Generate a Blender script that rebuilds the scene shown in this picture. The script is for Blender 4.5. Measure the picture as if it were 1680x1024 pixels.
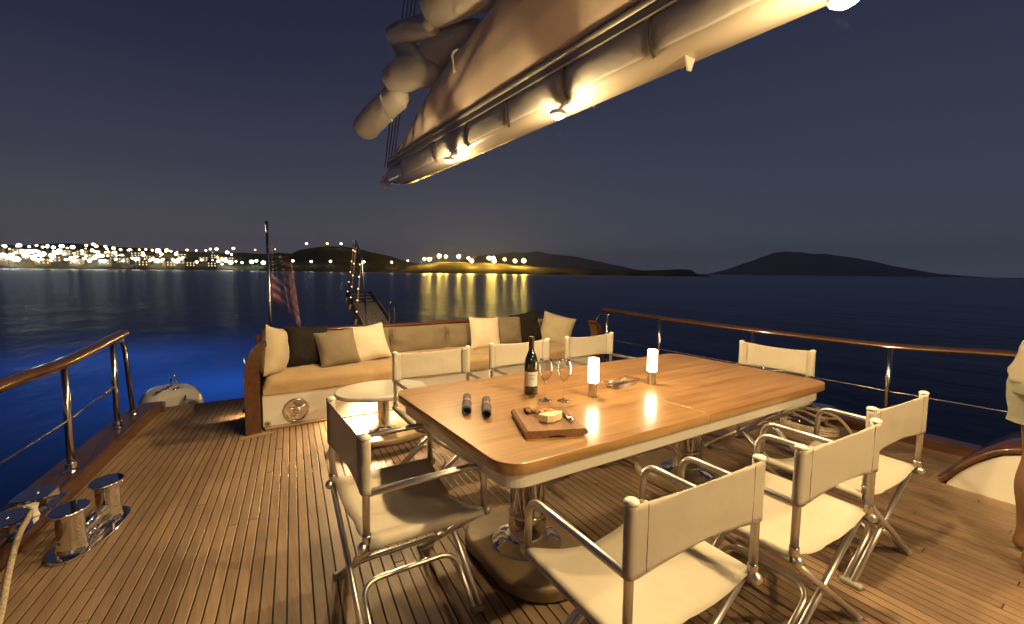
import bpy, bmesh, math, random
from mathutils import Vector, Matrix, noise
random.seed(7)
scene = bpy.context.scene
R = math.radians
for o in list(bpy.data.objects):
    bpy.data.objects.remove(o)
col = scene.collection

# ------------------------------------------------------------------ camera
cam = bpy.data.cameras.new('camera')
cam.lens = 16.0
cam.sensor_width = 36.0
cam.clip_start = 0.05
cam.clip_end = 20000
camo = bpy.data.objects.new('camera', cam)
col.objects.link(camo)
YAW, PITCH, ROLL, HCAM = R(33.0), R(5.1), R(0.68), 1.42
fw = Vector((math.sin(YAW)*math.cos(PITCH), math.cos(YAW)*math.cos(PITCH), -math.sin(PITCH)))
rt = Vector((math.cos(YAW), -math.sin(YAW), 0))
up = rt.cross(fw)
r2 = rt*math.cos(ROLL) + up*math.sin(ROLL)
u2 = up*math.cos(ROLL) - rt*math.sin(ROLL)
camo.matrix_world = Matrix(((r2.x, u2.x, -fw.x, 0), (r2.y, u2.y, -fw.y, 0), (r2.z, u2.z, -fw.z, HCAM), (0, 0, 0, 1)))
scene.camera = camo

# ------------------------------------------------------------------ night sky
world = bpy.data.worlds.new('World')
scene.world = world
world.use_nodes = True
wn, wl = world.node_tree.nodes, world.node_tree.links
wn.clear()
w_out = wn.new('ShaderNodeOutputWorld')
w_bg = wn.new('ShaderNodeBackground')
w_sky = wn.new('ShaderNodeTexSky')
w_sky.sky_type = 'NISHITA'
w_sky.sun_disc = False
w_sky.sun_elevation = R(-5.5)
w_sky.sun_rotation = R(75)
w_tc = wn.new('ShaderNodeTexCoord')
w_sep = wn.new('ShaderNodeSeparateXYZ')
w_rl = wn.new('ShaderNodeValToRGB')
w_rr = wn.new('ShaderNodeValToRGB')
def ramp(node, stops):
    e = node.color_ramp.elements
    while len(e) > 1:
        e.remove(e[-1])
    e[0].position, e[0].color = stops[0][0], (*stops[0][1], 1)
    for p, c in stops[1:]:
        k = e.new(p); k.color = (*c, 1)
# towards the town (left) the night air is greyer, towards the open sea (right) bluer
ramp(w_rl, [(0.0, (.128, .116, .135)), (.04, (.108, .102, .125)), (.09, (.080, .079, .103)), (.18, (.046, .049, .081)), (.35, (.022, .0255, .056)), (.55, (.0095, .0115, .032)), (1, (.004, .0046, .014))])
ramp(w_rr, [(0.0, (.080, .094, .125)), (.05, (.066, .080, .112)), (.11, (.052, .064, .097)), (.25, (.036, .045, .080)), (.45, (.023, .028, .058)), (.70, (.012, .014, .034)), (1, (.004, .0046, .014))])
w_dot = wn.new('ShaderNodeVectorMath'); w_dot.operation = 'DOT_PRODUCT'
w_dot.inputs[1].default_value = (.94, -.34, 0)
w_map = wn.new('ShaderNodeMapRange')
w_map.inputs[1].default_value = -.35; w_map.inputs[2].default_value = .75
w_mix = wn.new('ShaderNodeMix'); w_mix.data_type = 'RGBA'
w_add = wn.new('ShaderNodeMix'); w_add.data_type = 'RGBA'; w_add.blend_type = 'ADD'
w_add.inputs[0].default_value = 0.015
wl.new(w_tc.outputs['Generated'], w_sep.inputs[0])
wl.new(w_sep.outputs['Z'], w_rl.inputs[0]); wl.new(w_sep.outputs['Z'], w_rr.inputs[0])
wl.new(w_tc.outputs['Generated'], w_dot.inputs[0])
wl.new(w_dot.outputs['Value'], w_map.inputs[0])
wl.new(w_map.outputs[0], w_mix.inputs[0])
wl.new(w_rl.outputs[0], w_mix.inputs[6]); wl.new(w_rr.outputs[0], w_mix.inputs[7])
wl.new(w_mix.outputs[2], w_add.inputs[6]); wl.new(w_sky.outputs[0], w_add.inputs[7])
wl.new(w_add.outputs[2], w_bg.inputs[0])
w_bg.inputs[1].default_value = 1.0
wl.new(w_bg.outputs[0], w_out.inputs[0])

vs = scene.view_settings
vs.view_transform = 'Standard'; vs.look = 'None'; vs.exposure = 0.0; vs.gamma = 1.0; vs.use_curve_mapping = False
scene.render.engine = 'CYCLES'
cy = scene.cycles
cy.use_denoising = True
try: cy.denoiser = 'OPENIMAGEDENOISE'
except Exception: pass
cy.max_bounces = 7; cy.diffuse_bounces = 3; cy.glossy_bounces = 4; cy.transmission_bounces = 4; cy.transparent_max_bounces = 12
cy.caustics_reflective = False; cy.caustics_refractive = False
cy.sample_clamp_indirect = 4.0
WARM = (1.0, .69, .32)

# ------------------------------------------------------------------ helpers
class MB:
    """collects geometry of ONE mesh"""
    def __init__(s): s.v = []; s.f = []; s.sm = []; s.mi = []
    def add(s, v, f, smooth=False, mi=0):
        n = len(s.v); s.v += [tuple(p) for p in v]
        for q in f:
            s.f.append([i+n for i in q]); s.sm.append(smooth); s.mi.append(mi)
        return s
    def box(s, x0, x1, y0, y1, z0, z1, b=0.0, mi=0):
        if b <= 0:
            v = [(x, y, z) for z in (z0, z1) for y in (y0, y1) for x in (x0, x1)]
            return s.add(v, [(0, 2, 3, 1), (4, 5, 7, 6), (0, 1, 5, 4), (2, 6, 7, 3), (0, 4, 6, 2), (1, 3, 7, 5)], False, mi)
        out = [(x0+b, y0), (x1-b, y0), (x1, y0+b), (x1, y1-b), (x1-b, y1), (x0+b, y1), (x0, y1-b), (x0, y0+b)]
        return s.prism(out, z0, z1, b, mi=mi)
    def prism(s, out, z0, z1, b=0.0, smooth=False, mi=0, bseg=1):
        """extrude a 2-D outline (ccw) with rounded top and bottom arris"""
        n = len(out)
        cx = sum(p[0] for p in out)/n; cy_ = sum(p[1] for p in out)/n
        rings = []
        def inset(d):
            r = []
            for i in range(n):
                a, p, c = Vector(out[i-1]), Vector(out[i]), Vector(out[(i+1) % n])
                e1 = (p-a); e2 = (c-p)
                e1 = e1.normalized() if e1.length > 1e-9 else e2.normalized()
                e2 = e2.normalized() if e2.length > 1e-9 else e1
                nn = Vector((-(e1.y+e2.y), e1.x+e2.x))
                nn = nn.normalized() if nn.length > 1e-6 else Vector((0, 0))
                r.append((p.x+nn.x*d, p.y+nn.y*d))
            return r
        if b > 0:
            for k in range(bseg+1):
                a = math.pi/2*k/bseg
                rings.append((inset(b*(1-math.sin(a))), z0+b*(1-math.cos(a))))
            for k in range(bseg+1):
                a = math.pi/2*k/bseg
                rings.append((inset(b*(1-math.cos(a))), z1-b*(1-math.sin(a))))
        else:
            rings = [(out, z0), (out, z1)]
        v = [(p[0], p[1], z) for rg, z in rings for p in rg]
        f = []
        for k in range(len(rings)-1):
            for i in range(n):
                j = (i+1) % n
                f.append((k*n+i, k*n+j, (k+1)*n+j, (k+1)*n+i))
        s.add(v, f, smooth or bseg > 1, mi)
        m = len(s.v)-len(v)
        s.f.append([m+i for i in reversed(range(n))]); s.sm.append(False); s.mi.append(mi)
        s.f.append([m+(len(rings)-1)*n+i for i in range(n)]); s.sm.append(False); s.mi.append(mi)
        return s
    def tube(s, path, r, seg=10, cap=True, sy=1.0, mi=0, closed=False):
        path = [Vector(p) for p in path]
        n = len(path)
        rr = r if isinstance(r, (list, tuple)) else [r]*n
        t0 = (path[1]-path[0]).normalized()
        ref = Vector((0, 0, 1)) if abs(t0.z) < .9 else Vector((1, 0, 0))
        nrm = (ref-t0*ref.dot(t0)).normalized()
        v, f = [], []
        for i, p in enumerate(path):
            if closed: t = (path[(i+1) % n]-path[i-1])
            else: t = path[min(i+1, n-1)]-path[max(i-1, 0)]
            t = t.normalized() if t.length > 1e-9 else t0
            nrm = nrm-t*nrm.dot(t)
            nrm = nrm.normalized() if nrm.length > 1e-6 else Vector((1, 0, 0))
            b = t.cross(nrm)
            for k in range(seg):
                a = 2*math.pi*k/seg
                v.append(p+nrm*(math.cos(a)*rr[i]*sy)+b*(math.sin(a)*rr[i]))
        for i in range(n if closed else n-1):
            i2 = (i+1) % n
            for k in range(seg):
                k2 = (k+1) % seg
                f.append((i*seg+k, i*seg+k2, i2*seg+k2, i2*seg+k))
        s.add(v, f, True, mi)
        if cap and not closed:
            m = len(s.v)-len(v)
            s.f.append([m+k for k in reversed(range(seg))]); s.sm.append(False); s.mi.append(mi)
            s.f.append([m+(n-1)*seg+k for k in range(seg)]); s.sm.append(False); s.mi.append(mi)
        return s
    def lathe(s, prof, c=(0, 0, 0), seg=24, sx=1.0, sy=1.0, mi=0, smooth=True):
        v, f = [], []
        q = [prof[0]]                        # support rings keep long straight runs straight when shaded
        for (a, b), (c_, d) in zip(prof, prof[1:]):
            L = math.hypot(c_-a, d-b)
            if L > .02:
                e = min(.006, .2*L)/L
                q += [(a+(c_-a)*e, b+(d-b)*e), (c_+(a-c_)*e, d+(b-d)*e)]
            q.append((c_, d))
        prof = q
        n = len(prof)
        for r_, z in prof:
            for k in range(seg):
                a = 2*math.pi*k/seg
                v.append((c[0]+math.cos(a)*r_*sx, c[1]+math.sin(a)*r_*sy, c[2]+z))
        for i in range(n-1):
            for k in range(seg):
                k2 = (k+1) % seg
                f.append((i*seg+k, i*seg+k2, (i+1)*seg+k2, (i+1)*seg+k))
        s.add(v, f, smooth, mi)
        m = len(s.v)-len(v)
        if prof[0][0] > 1e-5:
            s.f.append([m+k for k in reversed(range(seg))]); s.sm.append(False); s.mi.append(mi)
        if prof[-1][0] > 1e-5:
            s.f.append([m+(n-1)*seg+k for k in range(seg)]); s.sm.append(False); s.mi.append(mi)
        return s
    def ball(s, c, r, seg=14, rings=8, sx=1, sy=1, sz=1, mi=0):
        prof = [(max(r*math.sin(math.pi*i/rings), 1e-6), -r*sz*math.cos(math.pi*i/rings)) for i in range(rings+1)]
        return s.lathe(prof, c, seg, sx, sy, mi)
    def grid(s, pts, smooth=True, mi=0, closed_u=False):
        """pts[i][j] rows"""
        n, m = len(pts), len(pts[0])
        v = [p for row in pts for p in row]
        f = []
        for i in range(n if closed_u else n-1):
            for j in range(m-1):
                i2 = (i+1) % n
                f.append((i*m+j, i2*m+j, i2*m+j+1, i*m+j+1))
        return s.add(v, f, smooth, mi)
    def xform(s, M):
        s.v = [tuple(M @ Vector(p)) for p in s.v]; return s
    def mesh(s, name, mats):
        me = bpy.data.meshes.new(name)
        me.from_pydata(s.v, [], s.f)
        me.polygons.foreach_set('use_smooth', s.sm)
        if not isinstance(mats, (list, tuple)): mats = [mats]
        for m in mats: me.materials.append(m)
        if len(mats) > 1: me.polygons.foreach_set('material_index', s.mi)
        me.update()
        return me
    def build(s, name, mats, parent=None, loc=None, rz=None):
        o = bpy.data.objects.new(name, s.mesh(name, mats))
        col.objects.link(o)
        if parent is not None: o.parent = parent
        if loc: o.location = loc
        if rz is not None: o.rotation_euler = (0, 0, rz)
        return o

def tag(o, label=None, cat=None, group=None, kind=None):
    if label: o['label'] = label
    if cat: o['category'] = cat
    if group: o['group'] = group
    if kind: o['kind'] = kind
    return o
def thing(name, label, cat, loc=(0, 0, 0), rz=0.0, group=None):
    o = bpy.data.objects.new(name, None)
    col.objects.link(o)
    o.location = loc; o.rotation_euler = (0, 0, rz); o.empty_display_size = .1
    return tag(o, label, cat, group)
def dup(root, loc, rz, label):
    def cp(o, par):
        c = o.copy(); col.objects.link(c)
        if par is not None: c.parent = par
        for ch in o.children: cp(ch, c)
        return c
    c = cp(root, None)
    c.location = loc; c.rotation_euler = (0, 0, rz)
    c['label'] = label
    return c
def fillet(pts, rad, n=6):
    """round the inner corners of a polyline"""
    pts = [Vector(p) for p in pts]
    out = [pts[0]]
    for i in range(1, len(pts)-1):
        a, p, c = pts[i-1], pts[i], pts[i+1]
        r_ = rad if not isinstance(rad, (list, tuple)) else rad[i-1]
        d1, d2 = (a-p), (c-p)
        r_ = min(r_, d1.length*.49, d2.length*.49)
        p1, p2 = p+d1.normalized()*r_, p+d2.normalized()*r_
        for k in range(n+1):
            t = k/n
            out.append(p1*(1-t)**2+p*2*t*(1-t)+p2*t*t)
    out.append(pts[-1])
    return out
def rrect(x0, x1, y0, y1, r, n=6):
    if not isinstance(r, (list, tuple)): r = [r]*4      # order: (x1,y0) (x1,y1) (x0,y1) (x0,y0)
    out = []
    for (cx, cy_, a0, q) in ((x1-r[0], y0+r[0], -90, r[0]), (x1-r[1], y1-r[1], 0, r[1]), (x0+r[2], y1-r[2], 90, r[2]), (x0+r[3], y0+r[3], 180, r[3])):
        if q <= 1e-6: out.append((cx, cy_)); continue
        for k in range(n+1):
            a = R(a0+90*k/n); out.append((cx+q*math.cos(a), cy_+q*math.sin(a)))
    return out
def lerp_table(tab, y):
    if y <= tab[0][0]: return tab[0][1]
    for (a, b), (c, d) in zip(tab, tab[1:]):
        if y <= c:
            return b+(d-b)*(y-a)/(c-a)
    return tab[-1][1]

# ------------------------------------------------------------------ materials
def new_mat(name):
    m = bpy.data.materials.new(name); m.use_nodes = True
    nt = m.node_tree; b = nt.nodes['Principled BSDF']
    return m, nt, b
def pmat(name, color, rough=.5, metal=0.0, coat=0.0, noise_amt=0.0, nscale=8.0, bump=0.0, bscale=60.0, stretch=(1, 1, 1), spec=.5, coords='Object', emis=None, estr=0.0, sheen=0.0, rough_var=0.0):
    m, nt, b = new_mat(name)
    n, l = nt.nodes, nt.links
    b.inputs['Base Color'].default_value = (*color, 1)
    b.inputs['Roughness'].default_value = rough
    b.inputs['Metallic'].default_value = metal
    b.inputs['Coat Weight'].default_value = coat
    b.inputs['Coat Roughness'].default_value = .06
    b.inputs['Specular IOR Level'].default_value = spec
    if sheen: b.inputs['Sheen Weight'].default_value = sheen
    if emis:
        b.inputs['Emission Color'].default_value = (*emis, 1); b.inputs['Emission Strength'].default_value = estr
    if noise_amt or bump or rough_var:
        tc = n.new('ShaderNodeTexCoord'); mp = n.new('ShaderNodeMapping')
        mp.inputs['Scale'].default_value = stretch
        l.new(tc.outputs[coords], mp.inputs[0])
    if noise_amt or rough_var:
        nz = n.new('ShaderNodeTexNoise'); nz.inputs['Scale'].default_value = nscale; nz.inputs['Detail'].default_value = 5
        l.new(mp.outputs[0], nz.inputs['Vector'])
    if noise_amt:
        rp = n.new('ShaderNodeValToRGB')
        ramp(rp, [(.3, tuple(c*(1-noise_amt) for c in color)), (.7, tuple(min(1, c*(1+noise_amt)) for c in color))])
        l.new(nz.outputs['Fac'], rp.inputs[0]); l.new(rp.outputs[0], b.inputs['Base Color'])
    if rough_var:
        mr = n.new('ShaderNodeMapRange'); mr.inputs[3].default_value = rough-rough_var; mr.inputs[4].default_value = rough+rough_var
        l.new(nz.outputs['Fac'], mr.inputs[0]); l.new(mr.outputs[0], b.inputs['Roughness'])
    if bump:
        nb = n.new('ShaderNodeTexNoise'); nb.inputs['Scale'].default_value = bscale; nb.inputs['Detail'].default_value = 4
        bp = n.new('ShaderNodeBump'); bp.inputs['Strength'].default_value = bump; bp.inputs['Distance'].default_value = .01
        l.new(mp.outputs[0], nb.inputs['Vector']); l.new(nb.outputs['Fac'], bp.inputs['Height']); l.new(bp.outputs[0], b.inputs['Normal'])
    return m
def wood(name, dark, light, along='Y', rough=.4, coat=0.0, coat_rough=.1, rand=.25, grain=1.0, stain=.0, bump=.12):
    """grain stretched along one axis, tone varying from piece to piece"""
    m, nt, b = new_mat(name); n, l = nt.nodes, nt.links
    tc = n.new('ShaderNodeTexCoord'); mp = n.new('ShaderNodeMapping')
    s = [38*grain]*3; s['XYZ'.index(along)] = 1.6*grain
    mp.inputs['Scale'].default_value = s
    oi = n.new('ShaderNodeObjectInfo')
    ad = n.new('ShaderNodeVectorMath'); ad.operation = 'ADD'
    sc = n.new('ShaderNodeVectorMath'); sc.operation = 'SCALE'; sc.inputs[0].default_value = (3.1, 5.7, 2.3)
    l.new(oi.outputs['Random'], sc.inputs['Scale'])
    l.new(tc.outputs['Object'], ad.inputs[0]); l.new(sc.outputs[0], ad.inputs[1])
    l.new(ad.outputs[0], mp.inputs[0])
    nz = n.new('ShaderNodeTexNoise'); nz.inputs['Scale'].default_value = 1.0; nz.inputs['Detail'].default_value = 6; nz.inputs['Roughness'].default_value = .62; nz.inputs['Distortion'].default_value = .4
    l.new(mp.outputs[0], nz.inputs['Vector'])
    rp = n.new('ShaderNodeValToRGB'); ramp(rp, [(.32, dark), (.68, light)])
    l.new(nz.outputs['Fac'], rp.inputs[0])
    # piece-to-piece value
    mr = n.new('ShaderNodeMapRange'); mr.inputs[3].default_value = 1-rand; mr.inputs[4].default_value = 1+rand
    l.new(oi.outputs['Random'], mr.inputs[0])
    hv = n.new('ShaderNodeHueSaturation')
    l.new(rp.outputs[0], hv.inputs['Color']); l.new(mr.outputs[0], hv.inputs['Value'])
    last = hv.outputs[0]
    if stain > .2:
        n4 = n.new('ShaderNodeTexNoise'); n4.inputs['Scale'].default_value = 13; n4.inputs['Detail'].default_value = 8; n4.inputs['Roughness'].default_value = .7
        l.new(tc.outputs['Object'], n4.inputs['Vector'])
        r4 = n.new('ShaderNodeValToRGB'); ramp(r4, [(.27, (.55, .52, .50)), (.37, (1, 1, 1))])
        l.new(n4.outputs['Fac'], r4.inputs[0])
        m4 = n.new('ShaderNodeMix'); m4.data_type = 'RGBA'; m4.blend_type = 'MULTIPLY'; m4.inputs[0].default_value = 1
        l.new(last, m4.inputs[6]); l.new(r4.outputs[0], m4.inputs[7]); last = m4.outputs[2]
    if stain:
        n2 = n.new('ShaderNodeTexNoise'); n2.inputs['Scale'].default_value = 2.3; n2.inputs['Detail'].default_value = 7; n2.inputs['Roughness'].default_value = .65
        l.new(tc.outputs['Object'], n2.inputs['Vector'])
        r2_ = n.new('ShaderNodeValToRGB'); ramp(r2_, [(.36, (1-stain,)*3), (.55, (1, 1, 1)), (.75, (1+stain*.25,)*3)])
        l.new(n2.outputs['Fac'], r2_.inputs[0])
        mx = n.new('ShaderNodeMix'); mx.data_type = 'RGBA'; mx.blend_type = 'MULTIPLY'; mx.inputs[0].default_value = 1
        l.new(last, mx.inputs[6]); l.new(r2_.outputs[0], mx.inputs[7]); last = mx.outputs[2]
    l.new(last, b.inputs['Base Color'])
    m2 = n.new('ShaderNodeMapRange'); m2.inputs[3].default_value = rough-.08; m2.inputs[4].default_value = rough+.1
    l.new(nz.outputs['Fac'], m2.inputs[0]); l.new(m2.outputs[0], b.inputs['Roughness'])
    b.inputs['Coat Weight'].default_value = coat; b.inputs['Coat Roughness'].default_value = coat_rough
    if bump:
        bp = n.new('ShaderNodeBump'); bp.inputs['Strength'].default_value = bump; bp.inputs['Distance'].default_value = .004
        l.new(nz.outputs['Fac'], bp.inputs['Height']); l.new(bp.outputs[0], b.inputs['Normal'])
    return m
def cloth(name, color, weave=700.0, bump=.25, transl=.0, var=.08, vscale=3.0, rough=.85):
    m, nt, b = new_mat(name); n, l = nt.nodes, nt.links
    tc0 = n.new('ShaderNodeTexCoord'); oi = n.new('ShaderNodeObjectInfo')
    sc = n.new('ShaderNodeVectorMath'); sc.operation = 'SCALE'; sc.inputs[0].default_value = (7.3, 3.1, 5.9)
    tc = n.new('ShaderNodeVectorMath'); tc.operation = 'ADD'
    l.new(oi.outputs['Random'], sc.inputs['Scale']); l.new(tc0.outputs['Object'], tc.inputs[0]); l.new(sc.outputs[0], tc.inputs[1])
    b.inputs['Roughness'].default_value = rough
    b.inputs['Specular IOR Level'].default_value = .25
    b.inputs['Sheen Weight'].default_value = .15
    nz = n.new('ShaderNodeTexNoise'); nz.inputs['Scale'].default_value = vscale; nz.inputs['Detail'].default_value = 6
    l.new(tc.outputs[0], nz.inputs['Vector'])
    rp = n.new('ShaderNodeValToRGB'); ramp(rp, [(.3, tuple(c*(1-var) for c in color)), (.7, tuple(min(.9, c*(1+var)) for c in color))])
    l.new(nz.outputs['Fac'], rp.inputs[0]); l.new(rp.outputs[0], b.inputs['Base Color'])
    w = n.new('ShaderNodeTexNoise'); w.inputs['Scale'].default_value = weave; w.inputs['Detail'].default_value = 2
    l.new(tc.outputs[0], w.inputs['Vector'])
    n3 = n.new('ShaderNodeTexNoise'); n3.inputs['Scale'].default_value = 9; n3.inputs['Detail'].default_value = 3
    l.new(tc.outputs[0], n3.inputs['Vector'])
    ad = n.new('ShaderNodeMath'); ad.operation = 'MULTIPLY_ADD'; ad.inputs[1].default_value = .12
    l.new(w.outputs['Fac'], ad.inputs[0]); l.new(n3.outputs['Fac'], ad.inputs[2])
    bp = n.new('ShaderNodeBump'); bp.inputs['Strength'].default_value = bump; bp.inputs['Distance'].default_value = .012
    l.new(ad.outputs[0], bp.inputs['Height']); l.new(bp.outputs[0], b.inputs['Normal'])
    if transl:
        out = n['Material Output']; tr = n.new('ShaderNodeBsdfTranslucent'); ms = n.new('ShaderNodeMixShader'); ms.inputs[0].default_value = transl
        l.new(rp.outputs[0], tr.inputs[0]); l.new(b.outputs[0], ms.inputs[1]); l.new(tr.outputs[0], ms.inputs[2]); l.new(ms.outputs[0], out.inputs[0])
    return m
def emit(name, color, strength):
    m = bpy.data.materials.new(name); m.use_nodes = True
    n, l = m.node_tree.nodes, m.node_tree.links; n.clear()
    o = n.new('ShaderNodeOutputMaterial'); e = n.new('ShaderNodeEmission')
    e.inputs[0].default_value = (*color, 1); e.inputs[1].default_value = strength
    l.new(e.outputs[0], o.inputs[0]); return m
def thin_glass(name, tint=(1, 1, 1), boost=1.6):
    m = bpy.data.materials.new(name); m.use_nodes = True
    n, l = m.node_tree.nodes, m.node_tree.links; n.clear()
    o = n.new('ShaderNodeOutputMaterial'); t = n.new('ShaderNodeBsdfTransparent'); g = n.new('ShaderNodeBsdfGlossy')
    t.inputs[0].default_value = (*tint, 1); g.inputs['Roughness'].default_value = .02
    fr = n.new('ShaderNodeLayerWeight'); fr.inputs[0].default_value = .5
    pw = n.new('ShaderNodeMath'); pw.operation = 'POWER'; pw.inputs[1].default_value = 2.4
    mu = n.new('ShaderNodeMath'); mu.operation = 'MULTIPLY_ADD'; mu.inputs[1].default_value = .52*boost; mu.inputs[2].default_value = .03*boost; mu.use_clamp = True
    ms = n.new('ShaderNodeMixShader')
    l.new(fr.outputs['Facing'], pw.inputs[0]); l.new(pw.outputs[0], mu.inputs[0]); l.new(mu.outputs[0], ms.inputs[0]); l.new(t.outputs[0], ms.inputs[1]); l.new(g.outputs[0], ms.inputs[2]); l.new(ms.outputs[0], o.inputs[0])
    return m

M = {}
M['teak'] = wood('teak_planking', (.225, .146, .088), (.325, .218, .138), 'Y', rough=.52, rand=.13, stain=.22, bump=.12)
M['caulk'] = pmat('black_caulk', (.012, .011, .010), .6)
M['teak_trim'] = wood('teak_trim', (.30, .18, .09), (.46, .30, .17), 'X', rough=.45, rand=.08, stain=.12)
M['mahogany'] = wood('varnished_mahogany', (.048, .018, .008), (.115, .044, .019), 'Y', rough=.3, coat=1.0, coat_rough=.07, rand=.08, grain=.8, bump=.04)
M['mahogany_x'] = wood('varnished_mahogany_across', (.065, .020, .008), (.17, .058, .022), 'X', rough=.3, coat=1.0, coat_rough=.07, rand=.05, grain=.8, bump=.04)
M['oak'] = wood('varnished_table_wood', (.235, .120, .038), (.43, .245, .086), 'X', rough=.36, coat=.6, coat_rough=.16, rand=.04, grain=.62, stain=.16, bump=.06)
M['board'] = wood('cutting_board_wood', (.13, .060, .025), (.25, .125, .055), 'Y', rough=.4, coat=.25, coat_rough=.2, rand=0, grain=1.6, bump=.08)
M['gel'] = pmat('white_gelcoat', (.74, .71, .64), .22, coat=.6, noise_amt=.03, nscale=3)
M['plinth'] = pmat('tan_plinth', (.30, .22, .13), .38, noise_amt=.12, nscale=14, bump=.04, bscale=120)
M['chrome'] = pmat('polished_steel', (.86, .85, .83), .045, 1.0, rough_var=.02, nscale=30)
M['steel'] = pmat('stainless_tube', (.78, .76, .72), .17, 1.0, rough_var=.05, nscale=20)
M['alu'] = pmat('satin_aluminium', (.84, .81, .76), .36, 1.0, rough_var=.05, nscale=40)
M['brushed'] = pmat('brushed_steel', (.70, .66, .60), .30, 1.0, noise_amt=.1, nscale=6, stretch=(60, 60, 1))
M['canvas'] = cloth('white_chair_canvas', (.63, .575, .475), 900, .5, .22, .07)
M['white_plastic'] = pmat('white_plastic', (.74, .71, .64), .4)
M['grey_plastic'] = pmat('grey_plastic', (.34, .32, .28), .45)
M['thread'] = pmat('dark_seam', (.16, .12, .08), .8)
M['tan_fabric'] = cloth('tan_seat_fabric', (.43, .30, .17), 500, .5, 0, .1, 5)
M['taupe'] = cloth('taupe_fabric', (.20, .160, .110), 500, .4, 0, .1, 5)
M['black_fabric'] = cloth('black_brown_fabric', (.013, .010, .009), 260, .8, 0, .35, 60)
M['black_fabric'].node_tree.nodes['Principled BSDF'].inputs['Sheen Weight'].default_value = 0
M['cream_fabric'] = cloth('cream_fabric', (.68, .57, .44), 500, .35, 0, .06, 5)
M['beige_fabric'] = cloth('beige_fabric', (.44, .37, .26), 500, .45, 0, .09, 5)
M['sail'] = cloth('sail_cloth', (.86, .83, .76), 300, 1.0, .25, .05, 2)
M['sailbag'] = cloth('sail_cover_canvas', (.80, .67, .54), 300, .4, .05, .07, 1.5)
M['paint'] = pmat('white_boom_paint', (.60, .56, .49), .24, coat=.5, noise_amt=.04, nscale=2)
M['grey_track'] = pmat('grey_track', (.30, .29, .26), .45, .2)
M['dark_strap'] = pmat('dark_strap', (.05, .045, .04), .7)
M['rope'] = pmat('braided_rope', (.42, .34, .24), .85, noise_amt=.35, nscale=90, bump=.6, bscale=140)
M['navy'] = pmat('dark_blue_black', (.012, .014, .03), .4)
M['rubber'] = pmat('black_rubber', (.015, .014, .013), .6)
M['bottle'] = pmat('dark_bottle_glass', (.010, .014, .006), .05, coat=1.0, spec=.7)
M['foil'] = pmat('bottle_foil', (.018, .014, .014), .3, spec=.6)
M['label'] = pmat('paper_label', (.74, .70, .68), .6, noise_amt=.04)
M['ink'] = pmat('label_ink', (.07, .05, .045), .6)
M['glass'] = thin_glass('clear_glass', (1, 1, 1), 2.3)
M['tray_glass'] = thin_glass('cut_glass', (.97, .96, .93), 2.2)
M['indigo'] = cloth('indigo_linen', (.060, .056, .105), 900, .5, 0, .15, 20)
M['raffia'] = pmat('woven_straw', (.28, .17, .07), .7, noise_amt=.3, nscale=120, bump=.5, bscale=200)
M['cheese'] = pmat('blue_cheese', (.72, .61, .38), .5, noise_amt=.14, nscale=45, bump=.35, bscale=70)
M['walnut'] = pmat('walnut_kernel', (.24, .14, .06), .6, noise_amt=.45, nscale=60, bump=.8, bscale=90)
M['apricot'] = pmat('dried_apricot', (.62, .18, .045), .35, noise_amt=.2, nscale=50, bump=.5, bscale=60)
M['shade'] = emit('lit_lamp_shade', (1.0, .76, .44), 20.0)
M['bulb'] = emit('lit_downlight', (1.0, .80, .48), 40.0)
M['led'] = emit('lit_courtesy_light', (1.0, .72, .34), 14.0)
M['fairy'] = emit('lit_fairy_bulb', (1.0, .62, .26), 4.0)
M['skin'] = pmat('skin', (.20, .105, .065), .5, noise_amt=.08, nscale=20)
M['hair'] = pmat('dark_hair', (.03, .02, .014), .5, noise_amt=.3, nscale=90, bump=.6, bscale=120)
M['shirt'] = cloth('pale_shirt', (.34, .31, .24), 700, .5, .05, .06, 8)
M['shorts'] = cloth('pale_green_shorts', (.24, .24, .19), 700, .5, .0, .08, 8)
M['hull'] = pmat('hull_paint', (.02, .024, .04), .15, coat=.8)
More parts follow.
